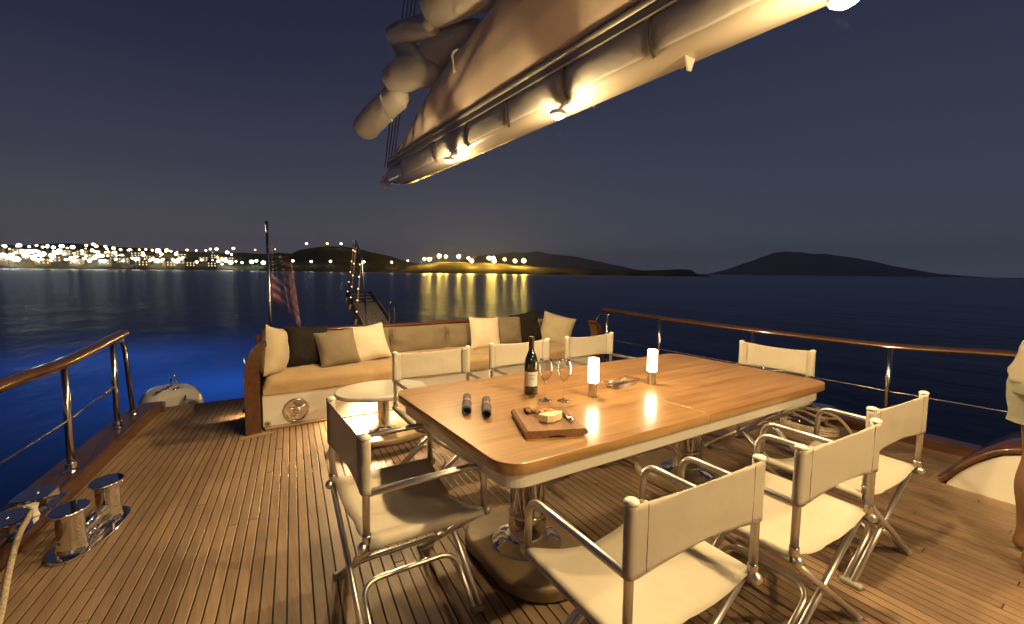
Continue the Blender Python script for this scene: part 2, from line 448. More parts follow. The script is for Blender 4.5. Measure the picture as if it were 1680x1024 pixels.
# ================================================================== the setting
# ---------------------------------------------------------------- sea
def sea_material():
    m = bpy.data.materials.new('night_sea'); m.use_nodes = True
    n, l = m.node_tree.nodes, m.node_tree.links; n.clear()
    o = n.new('ShaderNodeOutputMaterial')
    geo = n.new('ShaderNodeNewGeometry')
    mp = n.new('ShaderNodeMapping'); mp.inputs['Scale'].default_value = (1, 1, 1)
    l.new(geo.outputs['Position'], mp.inputs[0])
    def nz(scale, detail, rot=0, st=(1, 1, 1)):
        k = n.new('ShaderNodeTexNoise'); k.inputs['Scale'].default_value = scale; k.inputs['Detail'].default_value = detail
        q = n.new('ShaderNodeMapping'); q.inputs['Rotation'].default_value = (0, 0, rot); q.inputs['Scale'].default_value = st
        l.new(mp.outputs[0], q.inputs[0]); l.new(q.outputs[0], k.inputs['Vector'])
        return k.outputs['Fac']
    a = nz(.55, 3, .5, (1, .45, 1)); b = nz(2.6, 4, -.3, (1, .5, 1)); c = nz(.09, 2, .2, (1, .4, 1))
    def madd(x, k, y):
        q = n.new('ShaderNodeMath'); q.operation = 'MULTIPLY_ADD'; q.inputs[1].default_value = k
        l.new(x, q.inputs[0])
        if y is None: q.inputs[2].default_value = 0
        else: l.new(y, q.inputs[2])
        return q.outputs[0]
    h = madd(a, .55, madd(b, .14, madd(c, 1.3, None)))
    bp = n.new('ShaderNodeBump'); bp.inputs['Strength'].default_value = .45; bp.inputs['Distance'].default_value = .30
    l.new(h, bp.inputs['Height'])
    gl = n.new('ShaderNodeBsdfGlossy'); gl.inputs['Roughness'].default_value = .30; gl.inputs[0].default_value = (.50, .56, .70, 1)
    l.new(bp.outputs[0], gl.inputs['Normal'])
    df = n.new('ShaderNodeBsdfDiffuse'); df.inputs[0].default_value = (.004, .010, .026, 1)
    tr = n.new('ShaderNodeBsdfTranslucent'); tr.inputs[0].default_value = (.045, .155, .43, 1)
    l.new(bp.outputs[0], tr.inputs['Normal'])
    ad = n.new('ShaderNodeAddShader'); l.new(df.outputs[0], ad.inputs[0]); l.new(tr.outputs[0], ad.inputs[1])
    fr = n.new('ShaderNodeFresnel'); fr.inputs[0].default_value = 1.33; l.new(bp.outputs[0], fr.inputs['Normal'])
    mx = n.new('ShaderNodeMixShader')
    l.new(fr.outputs[0], mx.inputs[0]); l.new(ad.outputs[0], mx.inputs[1]); l.new(gl.outputs[0], mx.inputs[2]); l.new(mx.outputs[0], o.inputs[0])
    return m
SEA_Z = -1.3
sea = MB()
S = 4200
sea.add([(-S, -S, SEA_Z), (S, -S, SEA_Z), (S, S, SEA_Z), (-S, S, SEA_Z)], [(0, 1, 2, 3)])
tag(sea.build('sea', sea_material()), 'dark rippled night sea round the yacht, glowing blue near the stern', kind='structure')

bed = MB(); bed.add([(-S, -S, -30), (S, -S, -30), (S, S, -30), (-S, S, -30)], [(0, 1, 2, 3)])  # unseen sheet added to keep sky light from reaching the water from below
tag(bed.build('light_block_seabed', pmat('dark_sand', (.035, .038, .034), .9)), 'unseen dark sea bottom, added to block sky light from below', kind='structure')

# ---------------------------------------------------------------- far shores
def hill_mat(name, c1, c2):
    return pmat(name, c1, .9, noise_amt=.35, nscale=.02, bump=0, spec=.1)
def hill(name, label, mat, az0, az1, r0, r1, prof, naz=90, nr=22, seed=0.0, rough=.16):
    """terrain in polar strips: prof(az) gives the crest height, r0 the water's edge"""
    mb = MB(); rows = []
    for i in range(naz+1):
        az = az0+(az1-az0)*i/naz
        row = []
        for j in range(nr+1):
            t = j/nr; r_ = r0(az)+(r1-r0(az))*t
            z = hill_z(prof, az, t, seed, rough, r_)
            a = R(az)
            row.append((math.sin(a)*r_, math.cos(a)*r_, z))
        rows.append(row)
    mb.grid(rows)
    return tag(mb.build(name, mat), label, kind='structure')
def hill_z(prof, az, t, seed, rough, r_):
    s = math.sin(min(1, t*1.25)*math.pi/2) if t < .8 else 1-.5*((t-.8)/.2)**2
    a = R(az)
    p = Vector((math.sin(a)*r_*.012+seed, math.cos(a)*r_*.012, seed))
    nzv = noise.fractal(p, 1.0, 2.0, 4)
    return SEA_Z-2+2.5*min(1, t*12)+max(0, prof(az)*s*(1+rough*nzv))
tab = lambda *st: (lambda az: lerp_table(st, az))
TOWN = dict(prof=tab((-40, 20), (-24, 26), (-15, 27), (-9, 30), (-3, 26), (2, 24), (6, 26), (10, 22), (13, 6), (15, 0)), r0=lambda a: 600+8*math.sin(a*.9), r1=900, seed=3.1, rough=.18)
KNOLL = dict(prof=tab((4, 0), (6, 14), (8, 25), (10.5, 30), (12.5, 30), (15, 26), (18, 21), (20, 14), (22.5, 9), (24, 0)), r0=lambda a: 520+5*math.sin(a), r1=640, seed=8.7, rough=.12)
CAPE = dict(prof=tab((18, 0), (20, 7), (22, 9), (24, 12.5), (30, 12.5), (34, 10), (38, 7), (43, 6.5), (46, 5.4), (50, 5.6), (53, 6.6), (54.4, 5.6), (55, 1.5), (56.5, 0)), r0=lambda a: 430+4*math.sin(a*1.3), r1=560, seed=1.9, rough=.15)
m_hill = pmat('dark_scrub_hill', (.095, .085, .055), .95, noise_amt=.4, nscale=.05, spec=.05)
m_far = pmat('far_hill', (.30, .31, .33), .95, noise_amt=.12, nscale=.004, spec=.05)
hill('hill', 'dark wooded hill covered with the lights of the town at left', m_hill, -40, 15, TOWN['r0'], TOWN['r1'], TOWN['prof'], 140, 24, TOWN['seed'], TOWN['rough'])
m_knoll = pmat('dark_wooded_hill', (.042, .040, .030), .95, noise_amt=.4, nscale=.05, spec=.05)
hill('hill', 'dark rounded hill behind the flagstaff and the gangway', m_knoll, 4, 24, KNOLL['r0'], KNOLL['r1'], KNOLL['prof'], 90, 20, KNOLL['seed'], KNOLL['rough'])
hill('headland', 'low dark spit of land with yellow floodlights, ending right of the middle', m_hill, 18, 56.5, CAPE['r0'], CAPE['r1'], CAPE['prof'], 160, 16, CAPE['seed'], CAPE['rough'])
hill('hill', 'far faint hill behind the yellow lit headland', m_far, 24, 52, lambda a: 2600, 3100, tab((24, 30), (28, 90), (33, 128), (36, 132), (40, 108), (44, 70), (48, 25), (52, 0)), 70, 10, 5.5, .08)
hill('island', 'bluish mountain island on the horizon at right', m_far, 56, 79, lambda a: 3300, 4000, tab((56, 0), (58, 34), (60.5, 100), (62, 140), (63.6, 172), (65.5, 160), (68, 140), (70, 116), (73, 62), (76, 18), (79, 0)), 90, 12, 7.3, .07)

# town lamps: one lamp-post per light, standing on its hill
lamp_cols = {
 'white': emit('white_street_light', (1.0, .93, .74), 17.0), 'green': emit('greenish_street_light', (.72, 1.0, .70), 11.0),
 'yellow': emit('amber_street_light', (1.0, .66, .22), 10.0), 'cream': emit('cream_street_light', (1.0, .84, .50), 11.0),
 'blue': emit('bluish_street_light', (.45, .72, 1.0), 12.0), 'flood': emit('sodium_floodlight', (1.0, .60, .085), 400.0), 'pink': emit('pink_street_light', (1.0, .35, .30), 26.0)}
m_post = pmat('lamp_post_metal', (.10, .10, .10), .5, .5)
def lamp_mesh(c, rr, kind):
    mb = MB()
    mb.tube([(0, 0, -1.2), (0, 0, 5)], [.16, .09], 6, mi=0)
    mb.ball((0, 0, 5.0+rr*.8), rr, 10, 6, mi=1, sz=.85)
    return mb.mesh('street_lamp', [m_post, lamp_cols[c]])
_lm = {}
def on_land(land, az, e):
    """point of the hillside that is seen at elevation e (per mille) along azimuth az"""
    r0, r1 = land['r0'](az), land['r1']
    best = None
    for k in range(1, 60):
        t = .03+.80*k/60; r_ = r0+(r1-r0)*t
        z = hill_z(land['prof'], az, t, land['seed'], land['rough'], r_)
        d = abs((z+5-HCAM)/r_*1000-e)
        if best is None or d < best[0]: best = (d, r_, z)
    _, r_, z = best
    return Vector((math.sin(R(az))*r_, math.cos(R(az))*r_, z))
def street_lamp(land, az, e, c, rr, label, group):
    key = (c, rr)
    if key not in _lm: _lm[key] = lamp_mesh(c, rr, c)
    o = bpy.data.objects.new('street_lamp', _lm[key]); col.objects.link(o)
    o.location = on_land(land, az, e)
    return tag(o, label, 'street lamp', group)
rng = random.Random(4)
G_T = 'lights of the town on the left shore'
lab = {'white': 'white lamp burning among the crowded lights of the left shore', 'cream': 'cream lamp burning on the dark hillside of the left town', 'yellow': 'amber lamp burning on the dark hillside of the left town', 'green': 'pale green lamp in the crowded lights of the left shore', 'blue': 'small bluish lamp low on the left shore'}
town = []
# upper rows (azimuth, elevation per mille)
for az, e, c in [(-15.0, 27, 'green'), (-14.6, 25, 'cream'), (-14.1, 28, 'green'), (-13.6, 29, 'cream'), (-13.1, 30, 'white'), (-12.8, 27, 'white'), (-12.4, 31, 'green'), (-12.0, 27, 'white'), (-11.6, 30, 'white'), (-11.2, 28, 'cream'), (-10.8, 27, 'green'), (-10.0, 33, 'yellow'), (-9.5, 34, 'yellow'), (-9.2, 32, 'yellow'), (-8.7, 31, 'cream'), (-8.0, 28, 'cream'), (-7.5, 27, 'yellow'), (-6.8, 28, 'cream'), (-6.1, 29, 'yellow'), (-5.7, 30, 'cream'), (-5.2, 28, 'yellow'), (-4.7, 27, 'cream'), (-4.2, 26, 'yellow'), (-3.7, 27, 'cream'), (-3.1, 26, 'cream'), (-2.3, 29, 'yellow'), (-1.7, 30, 'cream'), (-.9, 32, 'cream'), (-.5, 33, 'white'), (.1, 34, 'cream'), (1.7, 36, 'yellow'), (3.6, 37, 'yellow'), (5.7, 38, 'yellow')]:
    town.append((az, e, c, 1.15 if c != 'white' else 1.4))
# middle and lower rows
for az, e, c in [(-14.9, 10, 'white'), (-14.5, 6, 'white'), (-14.2, 12, 'white'), (-13.9, 17, 'white'), (-13.4, 20, 'white'), (-13.0, 14, 'cream'), (-12.6, 19, 'white'), (-12.2, 8, 'yellow'), (-12.0, 17, 'cream'), (-11.3, 18, 'yellow'), (-10.6, 12, 'yellow'), (-9.9, 17, 'yellow'), (-9.3, 22, 'green'), (-8.6, 17, 'cream'), (-8.1, 21, 'cream')]:
    town.append((az, e, c, 1.25))
az = -15.2
shore = [(-15, 'white'), (-14.6, 'white'), (-14.3, 'white'), (-13.7, 'cream'), (-13.1, 'white'), (-12.7, 'yellow'), (-12.1, 'cream'), (-11.3, 'blue'), (-10.9, 'yellow'), (-10.0, 'cream'), (-9.8, 'white'), (-9.45, 'white'), (-9.15, 'white'), (-8.85, 'white'), (-8.5, 'white'), (-7.9, 'cream'), (-7.4, 'white'), (-6.8, 'cream'), (-6.3, 'white'), (-5.9, 'white'), (-5.4, 'cream'), (-4.9, 'cream'), (-4.3, 'blue'), (-3.6, 'white'), (-3.3, 'cream'), (-2.9, 'yellow'), (-2.2, 'blue'), (-1.6, 'yellow'), (-1.1, 'white'), (-.6, 'cream'), (-.2, 'white'), (.15, 'white'), (.45, 'white'), (.75, 'white'), (1.05, 'white'), (1.3, 'white'), (1.8, 'green'), (2.5, 'green'), (3.2, 'green'), (3.8, 'white'), (4.5, 'green')]
for k, (az, c) in enumerate(shore):
    town.append((az, 11+3*math.sin(k*2.3), c, 1.35))
for k in range(105):                                # crowded small lights between the larger ones
    c0, wd = rng.choice([(-14.2, 1.1), (-13, 1.0), (-9.4, .8), (-6, 2.2), (.4, .9), (-3.5, 1.6), (-11.5, 1.5)])
    az = max(-15.3, c0+rng.gauss(0, wd*.6)); town.append((az, rng.choice([9, 11, 13, 16, 19, 22, 25, 28]), rng.choice(['white', 'cream', 'cream', 'yellow', 'green']), rng.choice([.7, .9, 1.2])))
for az, e, c, rr in town:
    street_lamp(TOWN, az+rng.uniform(-.12, .12), e-1+rng.uniform(-1.2, 1.2), c, round(rr*rng.choice([.8, 1.0, 1.2, 1.5, 1.8]), 2), lab[c], G_T)
for az, e, t in [(7.35, 14, 'near the flagstaff'), (9.25, 13.5, 'right of the flagstaff'), (11.3, 13, 'left of the gangway rail'), (15.0, 14, 'right of the gangway rail'), (18.2, 14, 'halfway between gangway and floodlights')]:
    street_lamp(KNOLL, az, e, 'white', 1.25, 'white lamp on the dark shore '+t, 'single white lamps along the dark shore')
for az, e, c, t in [(8.8, 49, 'white', 'leftmost white lamp on the crest of the dark hill'), (11.0, 50, 'yellow', 'amber lamp on the crest of the dark hill'), (12.5, 50, 'white', 'white lamp on the hill crest beside the gangway rail top')]:
    street_lamp(KNOLL, az, e, c, 1.25, t, 'lamps on the hill crest')
street_lamp(CAPE, 20.1, 20, 'pink', 1.0, 'small pinkish lamp left of the yellow floodlights', None)
for k, (az, e) in enumerate([(22.1, 27), (22.7, 21), (23.9, 29), (24.7, 28), (26.3, 28), (27.5, 25), (27.9, 19), (30.1, 25), (30.6, 28), (30.7, 19), (32.0, 24), (33.3, 20), (34.4, 20)]):
    street_lamp(CAPE, az, e, 'flood', 1.3+.7*((k*7) % 5)/4, 'yellow floodlight burning on the low headland behind the sofa', 'yellow floodlights on the headland')

# small houses of the town, lit by the lamps round them
m_wall = pmat('house_render', (.30, .26, .20), .8, noise_amt=.1, nscale=.5)
m_roof = pmat('house_roof', (.20, .09, .05), .8, noise_amt=.2, nscale=1.5)
m_win = emit('lit_house_window', (1.0, .78, .42), 1.4)
def house_proto():
    h = thing('house', 'x', 'house', group='houses of the town on the left shore')
    MB().box(-5, 5, -4, 4, -3, 5.6).build('wall', m_wall, h)
    mb = MB(); mb.add([(-5.4, -4.4, 5.6), (5.4, -4.4, 5.6), (5.4, 4.4, 5.6), (-5.4, 4.4, 5.6), (-4, 0, 7.6), (4, 0, 7.6)], [(0, 1, 5, 4), (2, 3, 4, 5), (1, 2, 5), (3, 0, 4), (3, 2, 1, 0)])
    mb.build('roof', m_roof, h)
    w0 = MB().box(-.55, .55, -4.06, -3.9, -.7, .7)
    me = w0.mesh('window', m_win)
    for x in (-3, 0, 3):
        for z in (1.6, 4.2):
            o = bpy.data.objects.new('window', me); col.objects.link(o); o.parent = h; o.location = (x, 0, z)
    return h
hp = None
for k in range(26):
    az = -15.5+k*.68+rng.uniform(-.2, .2)
    p = on_land(TOWN, az, rng.choice([10, 14, 19, 24]))
    lb = 'small pale house with lit windows on the left town hillside'
    if hp is None:
        hp = house_proto(); hp.location = p; hp.rotation_euler = (0, 0, R(-az)+rng.uniform(-.4, .4)); hp['label'] = lb
    else:
        dup(hp, p, R(-az)+rng.uniform(-.4, .4), lb)

# ---------------------------------------------------------------- deck
EL = [(-3, -1.40), (0, -1.24), (1.5, -1.09), (3, -.895), (3.7, -.795), (5.1, -.585), (5.75, -.46)]
ER = [(-3, 5.02), (1, 4.89), (2, 4.88), (3, 4.85), (4, 4.80), (5, 4.73), (5.75, 4.66)]
xl = lambda y: lerp_table(EL, y)
xr = lambda y: lerp_table(ER, y)
Y0, Y1 = -2.6, 5.72
ys = [Y0+(Y1-Y0)*i/28 for i in range(29)]
mb = MB()
out = [(xr(y)+.18, y) for y in ys]+[(xl(y)-.18, y) for y in reversed(ys)]
mb.prism(out, -.06, -.004)
deck = tag(mb.build('deck', M['caulk']), 'teak planked aft deck of the yacht with black caulking', kind='structure')
# planks laid in a slow fan along the hull, each a piece of its own
AX, AY = 4.4, 35.0
fanx = lambda xk, y: AX+(xk-AX)*(AY-y)/(AY-3.0)
PW = .0506
planks = []
prng = random.Random(11)
k = 0
x = -1.5
def plank_geo(mb, xa, xb, ya, yb):
    g = .0035; b = .0010; n = 2
    zt = prng.uniform(-.0006, .0006)
    va = []
    for y, gy in ((ya, .0022), (yb, -.0022)):
        for xx, s in ((xa, 1), (xb, -1)):
            X = fanx(xx, y+gy)
            va.append((X+s*g, y+gy, -.0038)); va.append((X+s*g, y+gy, zt-b)); va.append((X+s*(g+b), y+gy+math.copysign(b, gy), zt))
    # per corner: 0 bottom,1 side,2 top ; corners order a0 a1 b0 b1
    c = lambda i, j: i*3+j
    f = [(c(0, 2), c(1, 2), c(3, 2), c(2, 2))]
    for i, j in ((0, 1), (1, 3), (3, 2), (2, 0)):
        f += [(c(i, 0), c(j, 0), c(j, 1), c(i, 1)), (c(i, 1), c(j, 1), c(j, 2), c(i, 2))]
    mb.add(va, f)
while x < 5.2:
    y = Y0-prng.uniform(0, 5.0)
    while y < Y1:
        L = prng.uniform(3.4, 6.4)
        ya, yb = max(y, Y0), min(y+L, Y1)
        y += L
        # keep inside the bulwarks
        while yb > ya and fanx(x, ya) < xl(ya)-.10: ya += .05
        while yb > ya and fanx(x+PW, yb) > xr(yb)+.10: yb -= .05
        if fanx(x, ya) < xl(ya)-.10 or fanx(x+PW, ya) > xr(ya)+.1: continue
        xm = fanx(x, 4.5)
        if .34 < xm < 4.0: yb = min(yb, 4.47)      # the sofa stands beyond
        if yb-ya < .06: continue
        planks.append((x, x+PW, ya, yb))
    x += PW
def seen(p):
    d = Vector((fanx(p[0], (p[2]+p[3])/2), (max(p[2], .6)+p[3])/2, 0))-Vector((0, 0, HCAM))
    return d.length*(1 if p[3] > .75 else 5)
planks.sort(key=seen)
for i, p in enumerate(planks[:296]):
    mb = MB(); plank_geo(mb, *p)
    mb.build('plank', M['teak'], deck)
mb = MB()
for p in planks[296:]: plank_geo(mb, *p)
if planks[296:]:
    tag(mb.build('planking', M['teak'], deck), kind='stuff')

# covering board (bulwark cap) along both sides
def ribbon(mb, ys, fin, fout, z0, z1, b=.01):
    """a board following the hull side, rectangular with eased arrises"""
    rows = []
    for y in ys:
        a, c = fin(y), fout(y)
        s = 1 if c > a else -1
        rows.append([(a, y, z0), (a, y, z1-b), (a+s*b, y, z1), (c-s*b, y, z1), (c, y, z1-b), (c, y, z0)])
    mb.grid(rows, smooth=False)
    for r_ in (rows[0], rows[-1]): mb.add(r_, [tuple(range(6))])
    return mb
ysL = [Y0+(5.52-Y0)*i/30 for i in range(31)]
cap = thing('bulwark_cap', 'varnished covering board along the left deck edge under the stanchions', 'bulwark')
ribbon(MB(), ysL, lambda y: xl(y)-.045, lambda y: xl(y)-.235, -.02, .085, .012).build('cap_board', M['mahogany'], cap)
ribbon(MB(), ysL, lambda y: xl(y), lambda y: xl(y)-.042, -.02, .105, .010).build('inner_lip', M['mahogany'], cap)
mb = MB(); mb.box(-.70, -.475, 5.525, 5.70, -.02, .075, .02); mb.build('end_block', M['mahogany'], cap)
ysR = [Y0+(5.62-Y0)*i/30 for i in range(31)]
cap = thing('bulwark_cap', 'varnished covering board along the right deck edge under the rail', 'bulwark')
ribbon(MB(), ysR, lambda y: xr(y)+.03, lambda y: xr(y)+.22, -.02, .07, .012).build('cap_board', M['mahogany'], cap)
ribbon(MB(), ysR, lambda y: xr(y), lambda y: xr(y)+.027, -.02, .085, .008).build('inner_lip', M['mahogany'], cap)
# hull sides and transom
mb = MB()
loop = [(xr(y)+.23, y) for y in ys]+[(xl(y)-.245, y) for y in reversed(ys)]
rows = [[(p[0], p[1], -.03), (p[0]*.97+.06, p[1]-.02, -.7), (p[0]*.92+.17, p[1]-.15, -1.6)] for p in loop]
mb.grid(rows, closed_u=True)
tag(mb.build('hull', M['hull']), 'dark painted hull of the yacht below the deck', kind='structure')
mb = MB(); mb.prism(rrect(-.85, 5.0, 5.6, 7.0, [.5, .6, .6, .5], 8), -.62, -.45, .02)
tag(mb.build('swim_platform', M['teak_trim']), 'low platform behind the stern, below deck level', kind='structure')

# margin board in front of the sofa's left end and hatch boards under the table
mb = MB(); mb.prism([(.11, 4.27), (.36, 4.33), (.36, 4.36), (.31, 4.39), (.12, 4.35)], .0015, .006, .0015)
mb.build('margin_board', M['teak_trim'], deck)
mb = MB(); mb.prism(rrect(4.10, 4.33, .86, .99, .012, 3), .0015, .0045, .001); mb.build('hatch_lid', M['teak_trim'], deck)

# house wall behind the camera, unseen, added to bounce warm fill aft
dh = thing('bounce_deckhouse', 'unseen white house wall with dark windows, added to bounce light onto the aft deck', 'bounce_deckhouse', (1.9, -3.45, 0))
MB().box(-2.55, 2.55, -.9, 0, .001, 2.22, .03).build('wall', M['gel'], dh)
MB().box(-2.75, 2.75, -1.0, .18, 2.222, 2.29, .02).build('roof', M['gel'], dh)
for x0, x1 in ((-2.1, -.75), (.75, 2.1)):
    w_ = MB().box(x0, x1, .001, .022, 1.05, 1.75, .006).build('window', M['mahogany'], dh)
    MB().box(x0+.06, x1-.06, .0225, .026, 1.11, 1.69, .001).build('pane', M['navy'], w_)
d_ = MB().box(-.42, .42, .001, .03, .10, 1.95, .008).build('door', M['mahogany'], dh)
MB().tube([(.32, .03, 1.0), (.32, .075, 1.0), (.22, .075, 1.0)], .010, 8).build('handle', M['chrome'], d_)
# ================================================================== furniture
# ---------------------------------------------------------------- folding canvas chairs
CW, CD, SZ, AZ, BZ = .56, .235, .445, .640, .835
TR = .0135
def make_chair(label):
    ch = thing('folding_chair', label, 'chair', group='folding canvas chairs round the dining table')
    hw = CW/2
    for s in (-1, 1):
        x = s*hw
        p = MB(); p.tube([(x, -CD, SZ-.01), (x, -CD, BZ)], TR, 12); p.build('back_post', M['alu'], ch)
        k = MB(); k.ball((x, -CD, BZ+.006), .021, 14, 8, sz=.55); k.build('post_cap', M['white_plastic'], ch)
        a = MB(); a.tube(fillet([(x, -CD+.008, AZ), (x, CD, AZ+.004), (x, CD+.004, SZ)], .075, 8), TR, 12)
        a.build('armrest', M['alu'], ch)
        r_ = MB(); r_.tube([(x, -CD-.012, SZ), (x, CD+.012, SZ)], .0115, 10); r_.build('seat_rail', M['alu'], ch)
        for y in (-CD-.015, CD+.015):
            h = MB(); h.ball((x, y, SZ), .0205, 14, 8, sy=.85); h.build('hinge_knob', M['alu'], ch)
        # collar where post meets hinge
        c_ = MB(); c_.lathe([(TR+.0018, 0), (TR+.003, .004), (TR+.003, .03), (TR+.0018, .034)], (x, -CD, SZ+.012), 14); c_.build('collar', M['steel'], ch)
    # crossed legs: rear pair and front pair
    for y, sg in ((-CD, -1), (CD, 1)):
        for s, off in ((-1, 0.0), (1, .0265)):
            yy = y-sg*off
            top, bot = Vector((s*hw*.985, yy, SZ-.012)), Vector((-s*hw*.94, yy, .016))
            lg = MB(); lg.tube([top, bot], .0125, 10); lg.build('leg', M['alu'], ch)
        mid = (0, y-sg*.013, SZ*.515)
        hb = MB(); hb.tube([(0, y+.022, mid[2]), (0, y-sg*.05 if sg > 0 else y+.05, mid[2])], .0135, 12)
        hb.build('leg_pivot', M['chrome'], ch)
    # inverted-U stretchers joining the feet of each side
    for s, zt in ((-1, .205), (1, .165)):
        off = .0265+.026 if s == -1 else .026
        foot = Vector((s*hw*.94, 0, .016)); topx = s*hw*.94-s*(hw*.94+hw*.985)*(zt-.016)/(SZ-.028)
        yb, yf = -CD+off+.004, CD-off-.004
        pth = fillet([(foot.x, yb, .016), (topx, yb, zt), (topx, yf, zt), (foot.x, yf, .016)], .075, 8)
        u = MB(); u.tube(pth, .0105, 10); u.build('stretcher', M['alu'], ch)
        for sg, y in ((-1, -CD), (1, CD)):
            f = MB(); yc = y-sg*(off*.5+.004)
            f.box(foot.x-.017, foot.x+.017, yc-off*.5-.018, yc+off*.5+.018, 0.0, .026, .007); f.build('foot_cap', M['grey_plastic'], ch)
    # seat canvas slung between the rails, sleeves round them
    prof = []
    rs = .0190
    for k in range(9):
        a = R(-60-k*(210/8)); prof.append((-hw+rs*math.cos(a), SZ+rs*math.sin(a)))
    N = 18
    for k in range(1, N):
        t = k/N; xx = -hw+rs*.3+(CW-rs*.6)*t
        prof.append((xx, SZ+rs*.9-.062*(1-(2*t-1)**2)))
    for k in range(9):
        a = R(90-k*(210/8)); prof.append((hw+rs*math.cos(a), SZ+rs*math.sin(a)))
    rows = []
    for (px, pz) in prof:
        row = []
        for j in range(9):
            t = j/8; y = -CD+.004+(2*CD-.008)*t
            w = .0050*noise.noise(Vector((px*9, y*9, 3.3)))
            mid = 1-min(1, abs(px)/hw)
            row.append((px, y+(.018*mid*mid if j == 0 else (-.018*mid*mid if j == 8 else 0)), pz+w*mid*2-.006*mid*math.sin(t*math.pi)))
        rows.append(row)
    sc_ = MB().grid(rows).build('seat_canvas', M['canvas'], ch)
    md = sc_.modifiers.new('thickness', 'SOLIDIFY'); md.thickness = .0022; md.offset = 0
    # back canvas: sheet behind the posts, wrapped round them and stitched back on itself
    rs = .0175; SM = .046
    sheet = lambda xx: -CD-rs+.010*max(0, 1-(xx/hw)**2)
    half = []
    for k in range(7):
        t_ = k/6; xx = -hw+SM*(1-t_)
        half.append((xx, (sheet(-hw+SM)+.0035)*(1-t_)**1.6+(-CD+rs)*(1-(1-t_)**1.6)))
    for k in range(1, 11):
        a = R(90+k*17.5); half.append((-hw+rs*math.cos(a), -CD+rs*math.sin(a)))
    mids = [(-hw+.012+(CW-.024)*k/22, sheet(-hw+.012+(CW-.024)*k/22)) for k in range(23)]
    prof = half+mids+[(-q[0], q[1]) for q in reversed(half)]
    rows = []
    for i, (px, py) in enumerate(prof):
        row = []
        for j in range(11):
            t_ = j/10; z = .640+(.840-.640)*t_
            mid = max(0, 1-(abs(px)/(hw-.02))**2)
            z2 = z-(.013*mid if j == 10 else 0)+(.012*mid if j == 0 else 0)
            row.append((px, py+.011*mid*noise.noise(Vector((px*6, z*9, 9.1)))+.0012*noise.noise(Vector((px*40, z*30, 2.0))), z2))
        rows.append(row)
    bc = MB().grid(rows).build('back_canvas', M['canvas'], ch)
    md = bc.modifiers.new('thickness', 'SOLIDIFY'); md.thickness = .0020; md.offset = 0
    for s in (-1, 1):
        sm = MB(); xx = s*(hw-SM); yy = sheet(xx)
        sm.box(xx-.0009, xx+.0009, yy-.0022, yy+.0005, .648, .832); sm.build('seam', M['thread'], bc)
    return ch
chairs = [((.645, 1.835), -90, 'white canvas folding chair at the left end of the table, nearest the bollards'),
          ((1.30, 2.835), 178, 'white folding chair beyond the table beside the low oval table'),
          ((2.10, 2.86), 180, 'white folding chair beyond the table directly behind the wine bottle'),
          ((2.885, 2.87), 181, 'white folding chair beyond the table behind the lit table lamps'),
          ((3.565, 1.905), 90.5, 'white folding chair at the right end of the table by the sea rail'),
          ((1.15, .985), -2, 'nearest white folding chair, its back turned, in front of the chrome pedestal'),
          ((1.92, .938), -2.2, 'middle one of the three white chairs with backs turned at lower right'),
          ((2.668, .992), -2.5, 'white chair with back turned, farthest right, its shadow on the deck')]
ch0 = None
for (cx, cy_), rz, lb in chairs:
    if ch0 is None:
        ch0 = make_chair(lb); ch0.location = (cx, cy_, 0); ch0.rotation_euler = (0, 0, R(rz))
    else: dup(ch0, (cx, cy_, 0), R(rz), lb)

# ---------------------------------------------------------------- dining table
t = thing('dining_table', 'long varnished wooden dining table on two chrome pedestals with white apron', 'table')
TX0, TX1, TY0, TY1, TZ = .812, 3.262, 1.278, 2.478, .742
SEAM = 1.985
mb = MB(); mb.prism(rrect(TX0, SEAM-.0010, TY0, TY1, [.003, .003, .11, .11], 8), TZ-.043, TZ, .0025, bseg=2); mb.build('table_leaf', M['oak'], t)
mb = MB(); mb.prism(rrect(SEAM+.0010, TX1, TY0, TY1, [.11, .11, .003, .003], 8), TZ-.043, TZ, .0025, bseg=2); mb.build('table_leaf', M['oak'], t)
MB().box(SEAM-.0009, SEAM+.0009, TY0+.002, TY1-.002, TZ-.040, TZ-.0015).build('joint', M['rubber'], t)
mb = MB(); mb.prism(rrect(TX0+.035, TX1-.035, TY0+.035, TY1-.035, .09, 8), TZ-.112, TZ-.0435, .003); mb.build('apron', M['gel'], t)
for i, (px, py) in enumerate([(1.262, 1.78), (2.66, 1.87)]):
    pl = MB(); pl.prism(rrect(px-.25, px+.27, py-.37, py+.37, .235, 12), 0.001, .072, .020, bseg=4); pl = pl.build('plinth', M['plinth'], t)
    fl = MB(); fl.lathe([(.170, 0), (.176, .004), (.174, .009), (.15, .018), (.115, .026), (.098, .033), (.092, .045)], (px, py, .072), 40); fl = fl.build('flange', M['chrome'], t)
    for k in range(6):
        a = R(60*k+20); bo = MB(); bo.ball((px+.145*math.cos(a), py+.145*math.sin(a), .090), .009, 8, 5, sz=.6); bo.build('bolt', M['chrome'], fl)
    MB().lathe([(.093, 0), (.0945, .003), (.0945, .112), (.093, .115)], (px, py, .116), 40).build('collar', M['chrome'], t)
    MB().lathe([(.089, .1155), (.089, TZ-.112-.1165)], (px, py, .116), 40).build('column', M['chrome'], t)

